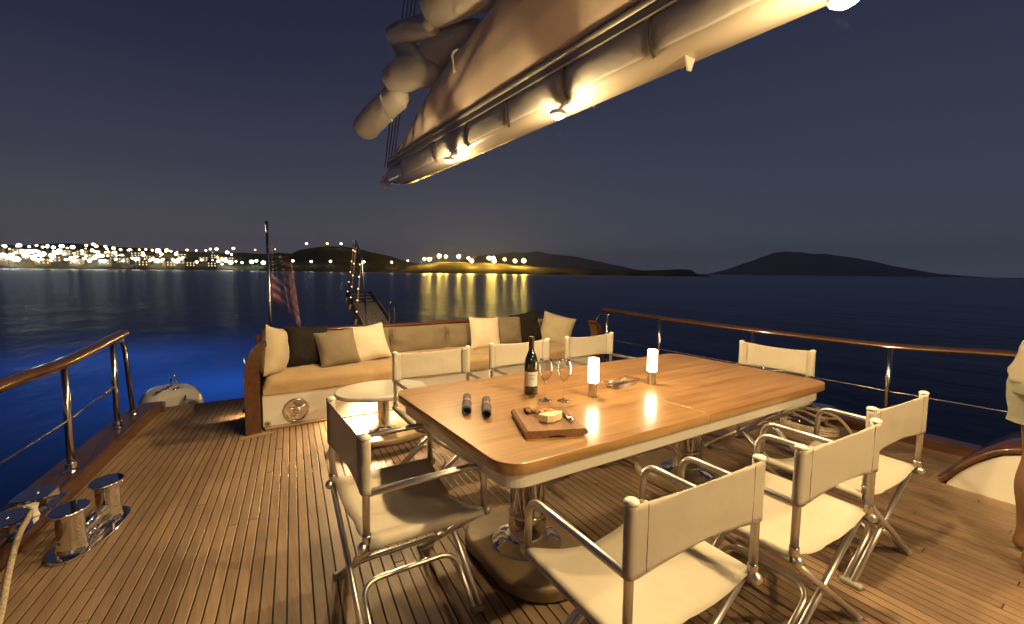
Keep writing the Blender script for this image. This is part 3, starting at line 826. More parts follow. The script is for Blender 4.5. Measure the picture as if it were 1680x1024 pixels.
# ---------------------------------------------------------------- low oval table
t = thing('coffee_table', 'low white oval table on a single post in front of the sofa', 'table')
ov = [(1.12+.375*math.cos(R(a)), 3.70+.285*math.sin(R(a))) for a in range(0, 360, 8)]
mb = MB(); mb.prism(ov, .402, .442, .014, bseg=4); mb.build('table_top', M['gel'], t)
mb = MB(); mb.lathe([(.125, 0), (.125, .006), (.085, .016), (.052, .03), (.048, .045), (.048, .345)], (1.15, 3.76, .057), 32); mb.build('column', M['chrome'], t)
ov = [(1.15+.40*math.cos(R(a)), 3.75+.24*math.sin(R(a))) for a in range(0, 360, 8)]
mb = MB(); mb.prism(ov, 0.001, .057, .018, bseg=3); mb.build('plinth', M['plinth'], t)

# ---------------------------------------------------------------- stern sofa
sofa = thing('sofa', 'long built-in stern sofa with tan seat, taupe back cushions and varnished ends', 'sofa')
SX0, SX1, SYF, SYB = .295, 4.16, 4.455, 5.32
mb = MB(); mb.box(SX0, SX1, SYF, SYB, .022, .315, .006); mb.build('base', M['gel'], sofa)
mb = MB(); mb.box(SX0+.01, SX1-.01, SYF-.022, SYF+.02, .0005, .0215, .006); mb.build('toe_trim', M['teak_trim'], sofa)
# tub-shaped ends: outline in XZ swept aft
def tub_end(sgn, x0):
    outer = [(0, .0), (0, .50), (.012, .60), (.045, .69), (.095, .755), (.145, .785), (.18, .794)]
    inner = [(.18, .756), (.165, .745), (.15, .715), (.125, .655), (.118, .56), (.118, 0)]
    loop_ = outer+inner
    rows = []
    for y in (4.372, 4.378, 4.46, 4.49):
        sh = .035*(y-4.372)
        dz = -.02*(y-4.372)
        rows.append([(x0+sgn*(a+sh), y, b+(dz if b > .3 else 0)) for a, b in loop_])
    mb = MB()
    n = len(loop_)
    v = [p for r_ in rows for p in r_]
    f = []
    for i in range(len(rows)-1):
        for j in range(n):
            f.append((i*n+j, i*n+(j+1) % n, (i+1)*n+(j+1) % n, (i+1)*n+j))
    mb.add(v, f, False)
    mb.add(rows[0], [tuple(range(n))]); mb.add(rows[-1], [tuple(reversed(range(n)))])
    return mb
tub_end(1, .160).build('end_panel', M['mahogany'], sofa)
tub_end(-1, 4.30).build('end_panel', M['mahogany'], sofa)
for x0, x1 in ((.20, .29), (4.17, 4.26)):
    MB().box(x0, x1, 4.492, 5.38, .001, .50, .008).build('side_wall', M['mahogany'], sofa)
# back panel and cap rail
mb = MB(); mb.box(SX0+.02, SX1-.02, 5.325, 5.375, .02, .725, .004); mb.build('back_panel', M['mahogany_x'], sofa)
mb = MB(); mb.tube([(.36, 5.345, .752), (1.2, 5.37, .752), (2.2, 5.39, .752), (3.2, 5.37, .752), (4.10, 5.345, .752)], .036, 12, sy=.62); mb.build('cap_rail', M['mahogany_x'], sofa)
# seat cushion with soft, slightly rumpled surface
rows = []
NX, NP = 90, 22
for i in range(NX+1):
    x_ = SX0+.008+(SX1-SX0-.016)*i/NX
    e = min(1, min(x_-SX0, SX1-x_)/.05); e = max(.12, e)**.5
    row = []
    for j in range(NP+1):
        tt = j/NP
        # profile from front bottom, round the front edge, to the back
        if tt < .22: yy, zz = SYF-.03, .318+(.085)*(tt/.22)
        elif tt < .42:
            a = (tt-.22)/.20*math.pi/2; yy, zz = SYF-.03+.05*(1-math.cos(a)), .403+.05*math.sin(a)
        else: yy, zz = SYF+.02+(.80)*(tt-.42)/.58, .453+.012*math.sin((tt-.42)/.58*math.pi)
        w = noise.fractal(Vector((x_*3.4, yy*6, zz*6)), 1.0, 2.0, 4)*.014+noise.noise(Vector((x_*19, yy*3.5+zz*4, 1.7)))*.011*(1 if .12 < tt < .75 else .3)
        sw = .010*math.sin(x_*2.1+.4)
        row.append((x_, yy-w*.6+sw*.3, .318+(zz-.318+w+(sw if tt < .25 else 0)*.3)*e))
    rows.append(row)
MB().grid(rows).build('seat_cushion', M['tan_fabric'], sofa)
# chrome speaker grille with an emblem, drain fitting
def disc_y(mb, c, prof, seg=32):
    q = MB().lathe(prof, (0, 0, 0), seg); q.xform(Matrix.Translation(c) @ Matrix.Rotation(R(90), 4, 'X')); mb.add(q.v, q.f, True); return mb
sp = disc_y(MB(), (.565, SYF, .140), [(.112, 0), (.112, .008), (.104, .014), (.092, .012), (.088, .006), (0.0001, .008)]).build('speaker', M['chrome'], sofa)
em = MB()
for seg in ([(-.065, .03), (-.03, .018), (0, .028), (.035, .02), (.07, .04)], [(-.02, -.03), (.0, .005), (.03, .012), (.05, -.01)], [(-.05, -.045), (-.02, -.05), (.02, -.04)]):
    em.tube(fillet([(.565+a, SYF-.014, .14+b) for a, b in seg], .02, 4), .006, 8, sy=1)
disc_y(em, (.565, SYF-.008, .135), [(.028, 0), (.028, .008), (.02, .012), (.0001, .012)], 20)
em.build('emblem', M['steel'], sp)
dr = disc_y(MB(), (.335, SYF, .055), [(.026, 0), (.026, .006), (.018, .010), (.010, .010), (.0001, .001)], 20).build('drain_fitting', M['grey_plastic'], sofa)
disc_y(MB(), (.335, SYF-.0102, .055), [(.010, 0), (.010, .0015), (.0001, .0015)], 16).build('hole', M['rubber'], dr)

def pillow_mesh(w, h, tk, seed, pinch=.06, n=20, wr=.010):
    mb = MB(); V = {}
    rows_f, rows_b = [], []
    for side in (1, -1):
        rows = []
        for i in range(n+1):
            u = 2*i/n-1; row = []
            for j in range(n+1):
                v_ = 2*j/n-1
                ed = max(0, (1-abs(u)**2.6))*max(0, (1-abs(v_)**2.6))
                th = tk*.5*ed**.45
                px = u*w/2*(1-pinch*(1-v_*v_)*abs(u)); pz = v_*h/2*(1-pinch*(1-u*u)*abs(v_))
                wv = noise.fractal(Vector((px*7+seed, pz*7, side*2.1+seed)), 1, 2, 3)*wr*min(1, ed*2.5)
                # folds running in from the corners
                cr = math.sin((u*v_)*9+seed)*.004*min(1, ed*3)
                row.append((px, side*(th+wv+cr), pz))
            rows.append(row if side == 1 else row)
        if side == 1: mb.grid([list(r_) for r_ in rows])
        else: mb.grid([list(reversed(r_)) for r_ in rows])
    return mb
def cushion(name, label, cat, mat, w, h, tk, c, rx, ry, rz, seed, parent=None, group=None, pinch=.06):
    mb = pillow_mesh(w, h, tk, seed, pinch)
    Mx = Matrix.Translation(c) @ Matrix.Rotation(R(rz), 4, 'Z') @ Matrix.Rotation(R(rx), 4, 'X') @ Matrix.Rotation(R(ry), 4, 'Y')
    mb.xform(Mx)
    o = mb.build(name, mat, parent)
    if label: tag(o, label, cat, group)
    return o
# back cushions (part of the sofa's upholstery)
bx = [.40, .99, 1.69, 2.40, 3.02, 3.62, 4.08]
for i in range(6):
    w = bx[i+1]-bx[i]
    cushion('back_cushion', None, None, M['taupe'], w+.012, .335, .15, ((bx[i]+bx[i+1])/2, 5.225, .585), -9, 0, 0, i*3.7+1, sofa, pinch=.025)
for i in range(1, 6):
    mb = MB(); mb.tube([(bx[i], 5.155, .74), (bx[i]+.006, 5.13, .71), (bx[i]-.004, 5.135, .68), (bx[i]+.002, 5.15, .65)], .008, 6); mb.build('tie', M['taupe'], sofa)
PG = 'loose pillows on the stern sofa'
cushion('pillow', 'beige pillow leaning on the sofa\'s left wooden end', 'pillow', M['beige_fabric'], .46, .46, .20, (.425, 4.70, .655), 0, 12, 66, 2.2, None, PG)
cushion('pillow', 'black pillow on the sofa beside the beige one', 'pillow', M['black_fabric'], .43, .41, .17, (.745, 4.93, .650), -16, 4, 12, 5.1, None, PG)
cushion('pillow', 'taupe square pillow between the black and the cream pillow', 'pillow', M['taupe'], .40, .38, .16, (1.015, 4.83, .622), -26, -5, 3, 7.4, None, PG)
cushion('pillow', 'tilted cream pillow at the left half of the sofa', 'pillow', M['cream_fabric'], .41, .40, .16, (1.345, 4.90, .638), -26, -9, -4, 9.9, None, PG)
cushion('pillow', 'upright cream pillow on the right half of the sofa', 'pillow', M['cream_fabric'], .42, .41, .16, (2.82, 4.96, .640), -16, 3, -2, 12.5, None, PG)
cushion('pillow', 'taupe pillow beside the right cream pillow', 'pillow', M['taupe'], .40, .38, .15, (3.20, 5.02, .645), -14, 2, -4, 14.2, None, PG)
cushion('pillow', 'dark brown pillow half hidden near the sofa\'s right end', 'pillow', M['black_fabric'], .42, .42, .15, (3.50, 5.03, .665), -14, -10, -8, 16.8, None, PG)
cushion('pillow', 'big beige pillow leaning on the sofa\'s right end', 'pillow', M['beige_fabric'], .45, .43, .19, (3.90, 4.88, .625), -12, 14, -40, 19.1, None, PG)

# ---------------------------------------------------------------- things on the table
Z = TZ
bt = thing('wine_bottle', 'dark wine bottle with a white label on the table', 'bottle', (1.453, 2.034, Z))
mb = MB(); mb.lathe([(.0001, .004), (.028, .002), (.036, .001), (.0385, .005), (.0385, .165), (.0375, .180), (.033, .200), (.025, .222), (.0185, .238), (.0155, .252), (.0148, .262), (.0148, .318), (.0001, .318)], (0, 0, 0), 32); mb.build('bottle_body', M['bottle'], bt)
mb = MB(); mb.lathe([(.0154, .255), (.0156, .258), (.0152, .300), (.0166, .301), (.0166, .315), (.0150, .3205), (.0001, .3210)], (0, 0, 0), 24); mb.build('foil_capsule', M['foil'], bt)
fa = math.atan2(-2.034, -1.453)          # label faces the camera side
rows = []
for i in range(25):
    a = fa+R(-62+124*i/24)
    rows.append([(.0391*math.cos(a), .0391*math.sin(a), z) for z in (.048, .128)])
lb = MB().grid(rows).build('label', M['label'], bt)
def text_on(cyl_r, txt, size, zc, a_c, parent, mat):
    cu = bpy.data.curves.new('lettering', 'FONT'); cu.body = txt; cu.size = size; cu.align_x = 'CENTER'; cu.align_y = 'CENTER'
    tmp = bpy.data.objects.new('lettering_tmp', cu); col.objects.link(tmp)
    dg = bpy.context.evaluated_depsgraph_get(); me = bpy.data.meshes.new_from_object(tmp.evaluated_get(dg))
    bpy.data.objects.remove(tmp)
    for v in me.vertices:
        a = a_c+v.co.x/cyl_r; z = zc+v.co.y
        sh = v.co.y*.25
        a += sh/cyl_r
        v.co = (cyl_r*math.cos(a), cyl_r*math.sin(a), z)
    me.materials.clear(); me.materials.append(mat)
    o = bpy.data.objects.new('lettering', me); col.objects.link(o); o.parent = parent
    return o
text_on(.0395, 'Casillero', .0125, .110, fa+.12, lb, M['ink'])
text_on(.0395, 'del', .0075, .100, fa+.12, lb, M['ink'])
text_on(.0395, 'Diablo', .0125, .090, fa+.12, lb, M['ink'])
q = MB().lathe([(.0125, 0), (.0135, .0015), (.0105, .003), (.009, .0012), (.0001, .0016)], (0, 0, 0), 20)
q.xform(Matrix.Rotation(fa+.15, 4, 'Z') @ Matrix.Translation((.0315, 0, .200)) @ Matrix.Rotation(R(72), 4, 'Y')); q.build('medallion', M['bottle'], bt)
def wine_glass(loc, label):
    g = thing('wine_glass', label, 'wine glass', loc, 0, 'wine glasses on the table')
    MB().lathe([(.0345, .0005), (.0350, .0018), (.022, .004), (.009, .008), (.0042, .016)], (0, 0, 0), 32).build('foot', M['glass'], g)
    MB().lathe([(.0042, .016), (.0034, .04), (.0034, .092), (.0046, .104)], (0, 0, 0), 16).build('stem', M['glass'], g)
    MB().lathe([(.0046, .104), (.013, .110), (.026, .125), (.0355, .148), (.0385, .166), (.037, .188), (.0325, .210), (.0295, .222), (.0285, .2225), (.0312, .209), (.0356, .188), (.0371, .166), (.0342, .149), (.025, .127), (.012, .1125), (.0001, .1095)], (0, 0, 0), 36).build('bowl', M['glass'], g)
wine_glass((1.436, 1.880, Z), 'empty wine glass nearer to the bottle')
wine_glass((1.514, 1.822, Z), 'empty wine glass nearer to the lit table lamp')
def table_lamp(loc, label):
    g = thing('table_lamp', label, 'lamp', loc, 0, 'lit table lamps on the table')
    MB().lathe([(.0258, 0), (.0265, .001), (.0265, .076), (.0258, .078)], (0, 0, 0), 32).build('base', M['brushed'], g)
    MB().lathe([(.026, .0785), (.0290, .081), (.0295, .088), (.0295, .204), (.0285, .210), (.024, .213), (.0001, .214)], (0, 0, 0), 32).build('shade', M['shade'], g)
table_lamp((1.711, 1.809, Z), 'lit white cylinder lamp nearer to the wine glasses')
table_lamp((2.220, 1.835, Z), 'lit white cylinder lamp farther along the table beyond the ashtray')
# cut glass ashtray
at = thing('ashtray', 'oblong clear cut-glass ashtray between the two lamps', 'ashtray', (2.02, 1.895, Z), R(8))
o1, i1 = rrect(-.12, .12, -.055, .055, .02, 3), rrect(-.10, .10, -.038, .038, .015, 3)
mb = MB(); n_ = len(o1); rr_ = [[(x_*.82, y_*.78, .001) for x_, y_ in o1], [(x_, y_, .030+(.008 if abs(x_) > .1 else 0)) for x_, y_ in o1], [(x_, y_, .030) for x_, y_ in i1], [(x_*.86, y_*.82, .010) for x_, y_ in i1]]
mb.grid([list(r_)+[r_[0]] for r_ in rr_], smooth=False); mb.add([(x_*.82, y_*.78, .001) for x_, y_ in o1], [tuple(reversed(range(n_)))]); mb.add([(x_*.86, y_*.82, .010) for x_, y_ in i1], [tuple(range(n_))])
mb.build('tray', M['tray_glass'], at)
for x_ in (-.03, .04):
    q = MB(); q.tube([(x_, -.036, .016), (x_+.004, 0, .020), (x_, .036, .016)], .004, 8); q.build('rib', M['tray_glass'], at)
# rolled napkins with straw rings
def napkin(p0, p1, label, seed):
    p0, p1 = Vector(p0), Vector(p1)
    d = (p1-p0); L = d.length; ang = math.atan2(d.y, d.x)
    g = thing('rolled_napkin', label, 'napkin', (p0.x, p0.y, Z), ang, 'rolled napkins on the table')
    rows = []
    for i in range(15):
        x_ = L*i/14; row = []
        for k in range(41):
            a = k/40*2*math.pi*2.0; sp_ = .0205-.006*(k/40)
            if i in (6, 7, 8): sp_ *= .93
            e = .0008*noise.noise(Vector((x_*60, a*2, seed)))
            xx = x_+(.006*math.sin(a*.5+seed) if i in (0, 14) else 0)
            row.append((xx, (sp_+e)*math.cos(a-1.2), .0215+(sp_+e)*math.sin(a-1.2)))
        rows.append(row)
    o = MB().grid(rows).build('cloth', M['indigo'], g); md = o.modifiers.new('thickness', 'SOLIDIFY'); md.thickness = .0022; md.offset = -1
    MB().lathe([(.0001, 0), (.0128, 0)], (0, 0, 0), 16).xform(Matrix.Translation((.012, 0, .0215)) @ Matrix.Rotation(R(-90), 4, 'Y')).build('roll_core', M['navy'], g)
    q = MB().lathe([(.0212, -.016), (.0228, -.014), (.0228, .014), (.0212, .016)], (0, 0, 0), 24); q.xform(Matrix.Translation((L*.52, 0, .0228)) @ Matrix.Rotation(R(90), 4, 'Y')); q.build('napkin_ring', M['raffia'], g)
napkin((.966, 1.866, 0), (1.078, 2.080, 0), 'rolled indigo napkin with straw ring, nearer to the table\'s left end', 1.0)
napkin((1.022, 1.776, 0), (1.136, 1.980, 0), 'rolled indigo napkin with straw ring, nearer to the cheese board', 6.0)
# cheese board
bd = thing('cheese_board', 'thick curved wooden board with cheese and nuts on the table', 'cutting board', (1.207, 1.562, Z), R(-22))
W2, D2 = .135, .155
prof = [(-W2, .012), (-W2+.003, .026), (-W2+.014, .0335), (-W2+.03, .0335), (W2-.03, .0335), (W2-.014, .0335), (W2-.003, .026), (W2, .012), (W2-.02, .004), (W2-.05, .0), (.045, .0), (.02, .009), (-.02, .010), (-.05, .0), (-W2+.012, .0)]
mb = MB(); rows = [[(a, y_, b) for a, b in prof] for y_ in (-D2, -D2*.5, 0, D2*.5, D2)]
mb.grid([r_+[r_[0]] for r_ in rows], smooth=False)
mb.add(rows[0], [tuple(range(len(prof)))]); mb.add(rows[-1], [tuple(reversed(range(len(prof))))])
mb.build('board', M['board'], bd)
BM = Matrix.Translation((1.207, 1.562, Z)) @ Matrix.Rotation(R(-22), 4, 'Z')
BZT = .0338
def on_board(mb): return mb.xform(BM)
rows = []
cp = [(-.052, -.052), (-.020, -.074), (.012, -.070), (.020, -.060), (.050, -.040), (.062, -.020), (.052, -.008), (-.046, -.030)]
mb = MB(); mb.prism(cp, BZT, BZT+.034, .004)
mb.v = [(x_+.003*noise.noise(Vector((x_*40, y_*40, z_*50))), y_+.003*noise.noise(Vector((x_*40+9, y_*40, z_*50))), z_+(.003*noise.noise(Vector((x_*60, y_*60, 3))) if z_ > BZT+.01 else 0)) for x_, y_, z_ in mb.v]
tag(on_board(mb).build('cheese', M['cheese']), 'wedge of pale blue cheese on the wooden board', 'cheese')
wr = random.Random(3)
for k in range(9):
    c = (-.085+.055*wr.random()+.012*(k % 3), .030+.075*wr.random(), BZT+.010+.008*(k > 6))
    mb = MB(); mb.ball((0, 0, 0), .0135, 10, 7, sx=1.1, sy=.8, sz=.75)
    mb.v = [tuple(Vector(v)*(1+.34*noise.noise(Vector(v)*130+Vector((k, 0, 0))))) for v in mb.v]
    mb.xform(Matrix.Translation(c) @ Matrix.Rotation(wr.random()*6, 4, 'Z')); on_board(mb)
    tag(mb.build('walnut', M['walnut']), 'shelled walnut in the little heap on the cheese board', 'nut', 'walnuts on the cheese board')
for k in range(6):
    c = (-.012+.016*k*.8+.01*wr.random(), .030+.05*wr.random(), BZT+.007+.005*(k % 2))
    mb = MB(); mb.ball((0, 0, 0), .0155, 12, 7, sx=1.1, sy=.85, sz=.45)
    mb.v = [tuple(Vector(v)*(1+.22*noise.noise(Vector(v)*90+Vector((k*3, 0, 0))))) for v in mb.v]
    mb.xform(Matrix.Translation(c) @ Matrix.Rotation(wr.random()*6, 4, 'Z')); on_board(mb)
    tag(mb.build('dried_apricot', M['apricot']), 'orange dried apricot among those behind the cheese', 'dried fruit', 'dried apricots on the cheese board')
kn = thing('cheese_knife', 'small cheese knife with steel handle on the right of the board', 'knife')
mb = MB(); mb.tube([(.088, -.085, BZT+.011), (.086, -.050, BZT+.012), (.082, -.015, BZT+.010)], [.008, .011, .0075], 12, sy=.8); on_board(mb).build('handle', M['chrome'], kn)
mb = MB(); mb.prism([(.074, -.014), (.090, -.014), (.088, .04), (.078, .085), (.066, .098), (.064, .090), (.072, .06)], BZT+.006, BZT+.0085, .0006); on_board(mb).build('blade', M['steel'], kn)
for y_ in (.005, .03, .055):
    mb = MB(); mb.lathe([(.0042, 0), (.0042, .0005), (.0001, .0005)], (.079, y_, BZT+.0086), 10); on_board(mb).build('blade_hole', M['rubber'], kn)
# ================================================================== rails and deck gear
def rail_profile(mb, path, w, h):
    """flattened rounded handrail"""
    prof = [(-w/2, -h*.1), (-w*.42, h*.32), (-w*.25, h*.5), (w*.25, h*.5), (w*.42, h*.32), (w/2, -h*.1), (w*.42, -h*.42), (w*.2, -h*.5), (-w*.2, -h*.5), (-w*.42, -h*.42)]
    path = [Vector(p) for p in path]; rows = []
    for i, p in enumerate(path):
        t = path[min(i+1, len(path)-1)]-path[max(i-1, 0)]
        t = t.normalized(); sd = t.cross(Vector((0, 0, 1))).normalized(); u = sd.cross(t)
        rows.append([tuple(p+sd*a+u*b) for a, b in prof])
    mb.grid([r_+[r_[0]] for r_ in rows])
    mb.add(rows[0], [tuple(range(len(prof)))]); mb.add(rows[-1], [tuple(reversed(range(len(prof))))])
    return mb
def smooth_path(pts, n=8):
    pts = [Vector(p) for p in pts]; out = []
    for i in range(len(pts)-1):
        p0, p1, p2, p3 = pts[max(i-1, 0)], pts[i], pts[i+1], pts[min(i+2, len(pts)-1)]
        for k in range(n):
            t_ = k/n
            out.append(.5*((2*p1)+(-p0+p2)*t_+(2*p0-5*p1+4*p2-p3)*t_*t_+(-p0+3*p1-3*p2+p3)*t_**3))
    out.append(pts[-1]); return out
def stanchion(parent, x, y, z0, top, r_=.0205):
    p = MB(); p.tube([(x, y, z0), top], r_, 14); p = p.build('post', M['steel'], parent)
    MB().lathe([(r_+.022, 0), (r_+.022, .006), (r_+.013, .012), (r_+.009, .062), (r_+.002, .068)], (x, y, z0), 18).build('socket', M['chrome'], p)
    return p
rl = thing('guard_rail', 'guard rail with varnished handrail on steel posts at the left deck edge', 'railing')
pL = [(-1.30, -.6, .80), (-1.20, 1.0, .79), (-1.08, 2.4, .785), (-.967, 3.4, .785), (-.835, 3.98, .794), (-.725, 4.87, .826), (-.695, 5.10, .836)]
rail_profile(MB(), smooth_path([(a, b, c+.012) for a, b, c in pL]), .088, .056).build('handrail', M['mahogany'], rl)
for x, y, zt in ((-.841, 3.96, .785), (-.735, 4.86, .815), (-1.07, 2.55, .775), (-1.20, .9, .78)):
    stanchion(rl, x, y, .085, (x+.003, y, zt))
MB().tube(fillet([(-.715, 4.97, .80), (-.700, 5.03, .795), (-.688, 5.08, .74), (-.682, 5.26, .085)], .05, 6), .019, 12).build('end_brace', M['steel'], rl)
MB().lathe([(.042, 0), (.042, .006), (.032, .012), (.028, .06), (.021, .066)], (-.682, 5.26, .085), 18).build('socket', M['chrome'], rl)
MB().tube([(-1.20, .9, .42), (-1.07, 2.55, .42), (-.841, 3.96, .425), (-.735, 4.86, .44)], .0065, 8).build('guard_wire', M['steel'], rl)
MB().tube([(-.775, 4.52, .4335), (-.748, 4.75, .438)], .0105, 10).build('turnbuckle', M['chrome'], rl)
rl = thing('guard_rail', 'guard rail with varnished handrail on steel posts at the right deck edge', 'railing')
pR = [(5.13, -1.6, .86), (5.10, -.4, .86), (5.05, .737, .84), (5.03, 1.52, .797), (5.00, 2.75, .80), (4.93, 3.96, .826), (4.85, 4.95, .868)]
rail_profile(MB(), smooth_path(pR), .078, .052).build('handrail', M['mahogany'], rl)
for x, y, zt in ((5.00, 1.52, .785), (4.985, 2.75, .79), (4.915, 3.96, .81), (4.85, 4.87, .85), (5.03, .30, .83), (5.06, -1.0, .84)):
    stanchion(rl, x, y, .07, (x, y, zt), .019)
MB().tube(fillet([(4.85, 4.80, .79), (4.85, 5.03, .80), (4.83, 5.35, .07)], .10, 8), .018, 12).build('end_brace', M['steel'], rl)
MB().tube([(5.06, -1.0, .41), (5.03, .3, .40), (5.00, 1.52, .395), (4.985, 2.75, .40), (4.915, 3.96, .415), (4.85, 4.87, .43)], .006, 8).build('guard_wire', M['steel'], rl)

# ---------------------------------------------------------------- mooring bollards
def bollard(name, label, loc, rz):
    b = thing(name, label, 'bollard', loc, rz)
    out = [(.105*math.copysign(abs(math.cos(R(a)))**.75, math.cos(R(a))), .275*math.copysign(abs(math.sin(R(a)))**.85, math.sin(R(a)))) for a in range(0, 360, 8)]
    MB().prism(out, .001, .016, .006, bseg=3).build('base_plate', M['chrome'], b)
    for y in (-.155, .155):
        p = MB(); p.lathe([(.066, 0), (.060, .02), (.056, .06), (.055, .16), (.058, .185), (.066, .200)], (0, y, .016), 32); p = p.build('post', M['chrome'], b)
        cp = [(.074*math.cos(R(a)), y+.096*math.sin(R(a))) for a in range(0, 360, 10)]
        MB().prism(cp, .214, .228, .006, bseg=3).build('cap', M['chrome'], p)
    q = MB(); q.tube([(0, -.14, .075), (0, .14, .075)], .034, 18); q.build('cross_bar', M['chrome'], b)
    q = MB(); q.tube([(0, -.14, .035), (0, .14, .035)], .040, 18, sy=.6); q.build('lower_bar', M['chrome'], b)
    return b
bollard('mooring_bollard', 'polished twin mooring bollard on the left side deck', (-.607, 3.145, 0), R(-18))
bollard('mooring_bollard', 'polished twin mooring bollard with coiled rope at the right deck edge', (4.62, 2.02, 0), R(3))
def rope_strand(path, r_):
    return MB().tube(path, r_, 8)
pts = []
crd = random.Random(5)
for k in range(230):
    a = k*.21; turn = a/(2*math.pi)
    rad = .19+.016*math.sin(k*.7)-.012*(turn % 3)
    pts.append((4.55+rad*.85*math.cos(a), 1.93+rad*1.25*math.sin(a), .013+.020*int(turn/2.6)+.004*math.sin(k*1.3)))
pts += [(4.60, 2.10, .10), (4.58, 2.20, .16), (4.68, 2.22, .15), (4.70, 2.08, .13), (4.57, 1.92, .13), (4.54, 1.80, .14), (4.62, 1.74, .15), (4.71, 1.84, .14), (4.66, 2.00, .13), (4.55, 2.14, .14), (4.60, 2.23, .15), (4.69, 2.17, .14), (4.62, 1.98, .17), (4.52, 1.82, .20), (4.47, 1.68, .19), (4.46, 1.58, .10), (4.45, 1.54, .03)]
tag(rope_strand(smooth_path(pts, 3), .0125).build('mooring_rope', M['rope']), 'pale rope coiled on deck and wound round the right bollard', 'rope')
# fairlead set into the left bulwark, rope running inboard
fl = thing('fairlead', 'polished roller fairlead set in the left bulwark near the bollard', 'fairlead', (-.90, 3.33, .085), R(-9))
MB().box(-.08, .09, -.27, .27, .001, .014, .006).build('base_plate', M['chrome'], fl)
for y in (-.15, .13):
    out = [(-.075, y-.09), (.02, y-.10), (.06, y-.05), (.015, y+.02), (.06, y+.085), (-.075, y+.085)]
    MB().prism(out, .014, .070, .006).build('horn', M['chrome'], fl)
    MB().prism([(a-.004, b) for a, b in rrect(-.085, .07, y-.10, y+.10, .05, 5)], .070, .080, .003).build('horn_plate', M['chrome'], fl)
    MB().ball((0, y, .081), .012, 10, 6, sz=.6).build('bolt', M['steel'], fl)
MB().lathe([(.030, .0), (.024, .02), (.024, .045), (.030, .058)], (.035, -.012, .0145), 20).build('roller', M['white_plastic'], fl)
tag(rope_strand(smooth_path([(-1.02, 3.40, .10), (-.93, 3.36, .135), (-.855, 3.24, .150), (-.835, 3.0, .142), (-.805, 2.75, .10), (-.765, 2.48, .035), (-.72, 2.15, .0145), (-.70, 1.7, .0145)], 8), .0135).build('mooring_rope', M['rope']), 'mooring rope running from the left fairlead down along the deck', 'rope')

# white tender stowed on the stern platform at left
td = thing('tender', 'white rounded hull of a small stowed boat beyond the left stern', 'boat', (-.47, 6.22, -.45), R(6))
rows = []
for i in range(25):
    v_ = i/24; y = -.45+.95*v_
    taper = math.sin(min(1, v_*1.6+.25)*math.pi/2)*(1-max(0, (v_-.62)/.38)**2.2*.75)
    row = []
    for j in range(25):
        a = math.pi*2*j/24
        cx, sz = math.cos(a), math.sin(a)
        row.append((.30*taper*math.copysign(abs(cx)**.7, cx), y, .27+.27*taper*math.copysign(abs(sz)**.75, sz)*(1 if sz > 0 else .95)))
    rows.append(row)
mb = MB().grid(rows); mb.add(rows[0], [tuple(range(25))]); mb.add(rows[-1], [tuple(reversed(range(25)))])
mb.build('hull_cover', M['gel'], td)
for (a, b) in ((-.12, -.15), (-.06, -.05), (-.02, .05), (.03, -.10)):
    MB().ball((a, b, .53), .026, 10, 6, sz=.8).ball((a+.03, b+.02, .54), .016, 8, 5).build('deck_fitting', M['chrome'], td)
MB().tube(fillet([(0, .02, .50), (.0, .06, .62), (.05, .22, .62), (.09, .30, .46)], .06, 6), .011, 10).build('grab_handle', M['chrome'], td)
MB().tube([(.10, -.42, .47), (.14, .1, .49), (.17, .36, .40)], .007, 8).build('trim_line', M['steel'], td)
MB().box(-.22, .22, -.3, .3, .0, .035, .01).build('chock', M['rubber'], td)

# ---------------------------------------------------------------- coaming at the lower right
cg = thing('coaming', 'white curved cockpit coaming with varnished cap at the right edge', 'coaming')
crv = [(.895, .0), (.885, .03), (.833, .109), (.766, .190), (.70, .250), (.641, .292), (.50, .345), (.30, .38), (0, .40), (-2.2, .42)]
out = crv+[(-2.2, .001)]
mb = MB()
a_ = [(4.145, y, z) for y, z in out]; b_ = [(4.75, y, z) for y, z in out]
mb.add(a_, [tuple(range(len(out)))]); mb.add(b_, [tuple(reversed(range(len(out))))])
mb.add(a_+b_, [(i, i+1, i+1+len(out), i+len(out)) for i in range(len(out)-1)])
mb.build('panel', M['gel'], cg)
rows = []
cs = smooth_path([(0, y, z+.012) for y, z in [(.92, .0)]+crv[1:]], 4)
for i, p in enumerate(cs):
    t_ = (cs[min(i+1, len(cs)-1)]-cs[max(i-1, 0)]).normalized(); nn = Vector((0, -t_.z, t_.y))
    if nn.z < 0: nn = -nn
    rows.append([tuple(Vector((xx, p.y, p.z))+nn*h) for xx, h in ((4.128, 0), (4.128, .026), (4.138, .036), (4.762, .036), (4.772, .026), (4.772, 0))])
mb = MB().grid([r_+[r_[0]] for r_ in rows]); mb.add(rows[0], [tuple(range(6))]); mb.add(rows[-1], [tuple(reversed(range(6)))])
mb.build('cap', M['mahogany'], cg)

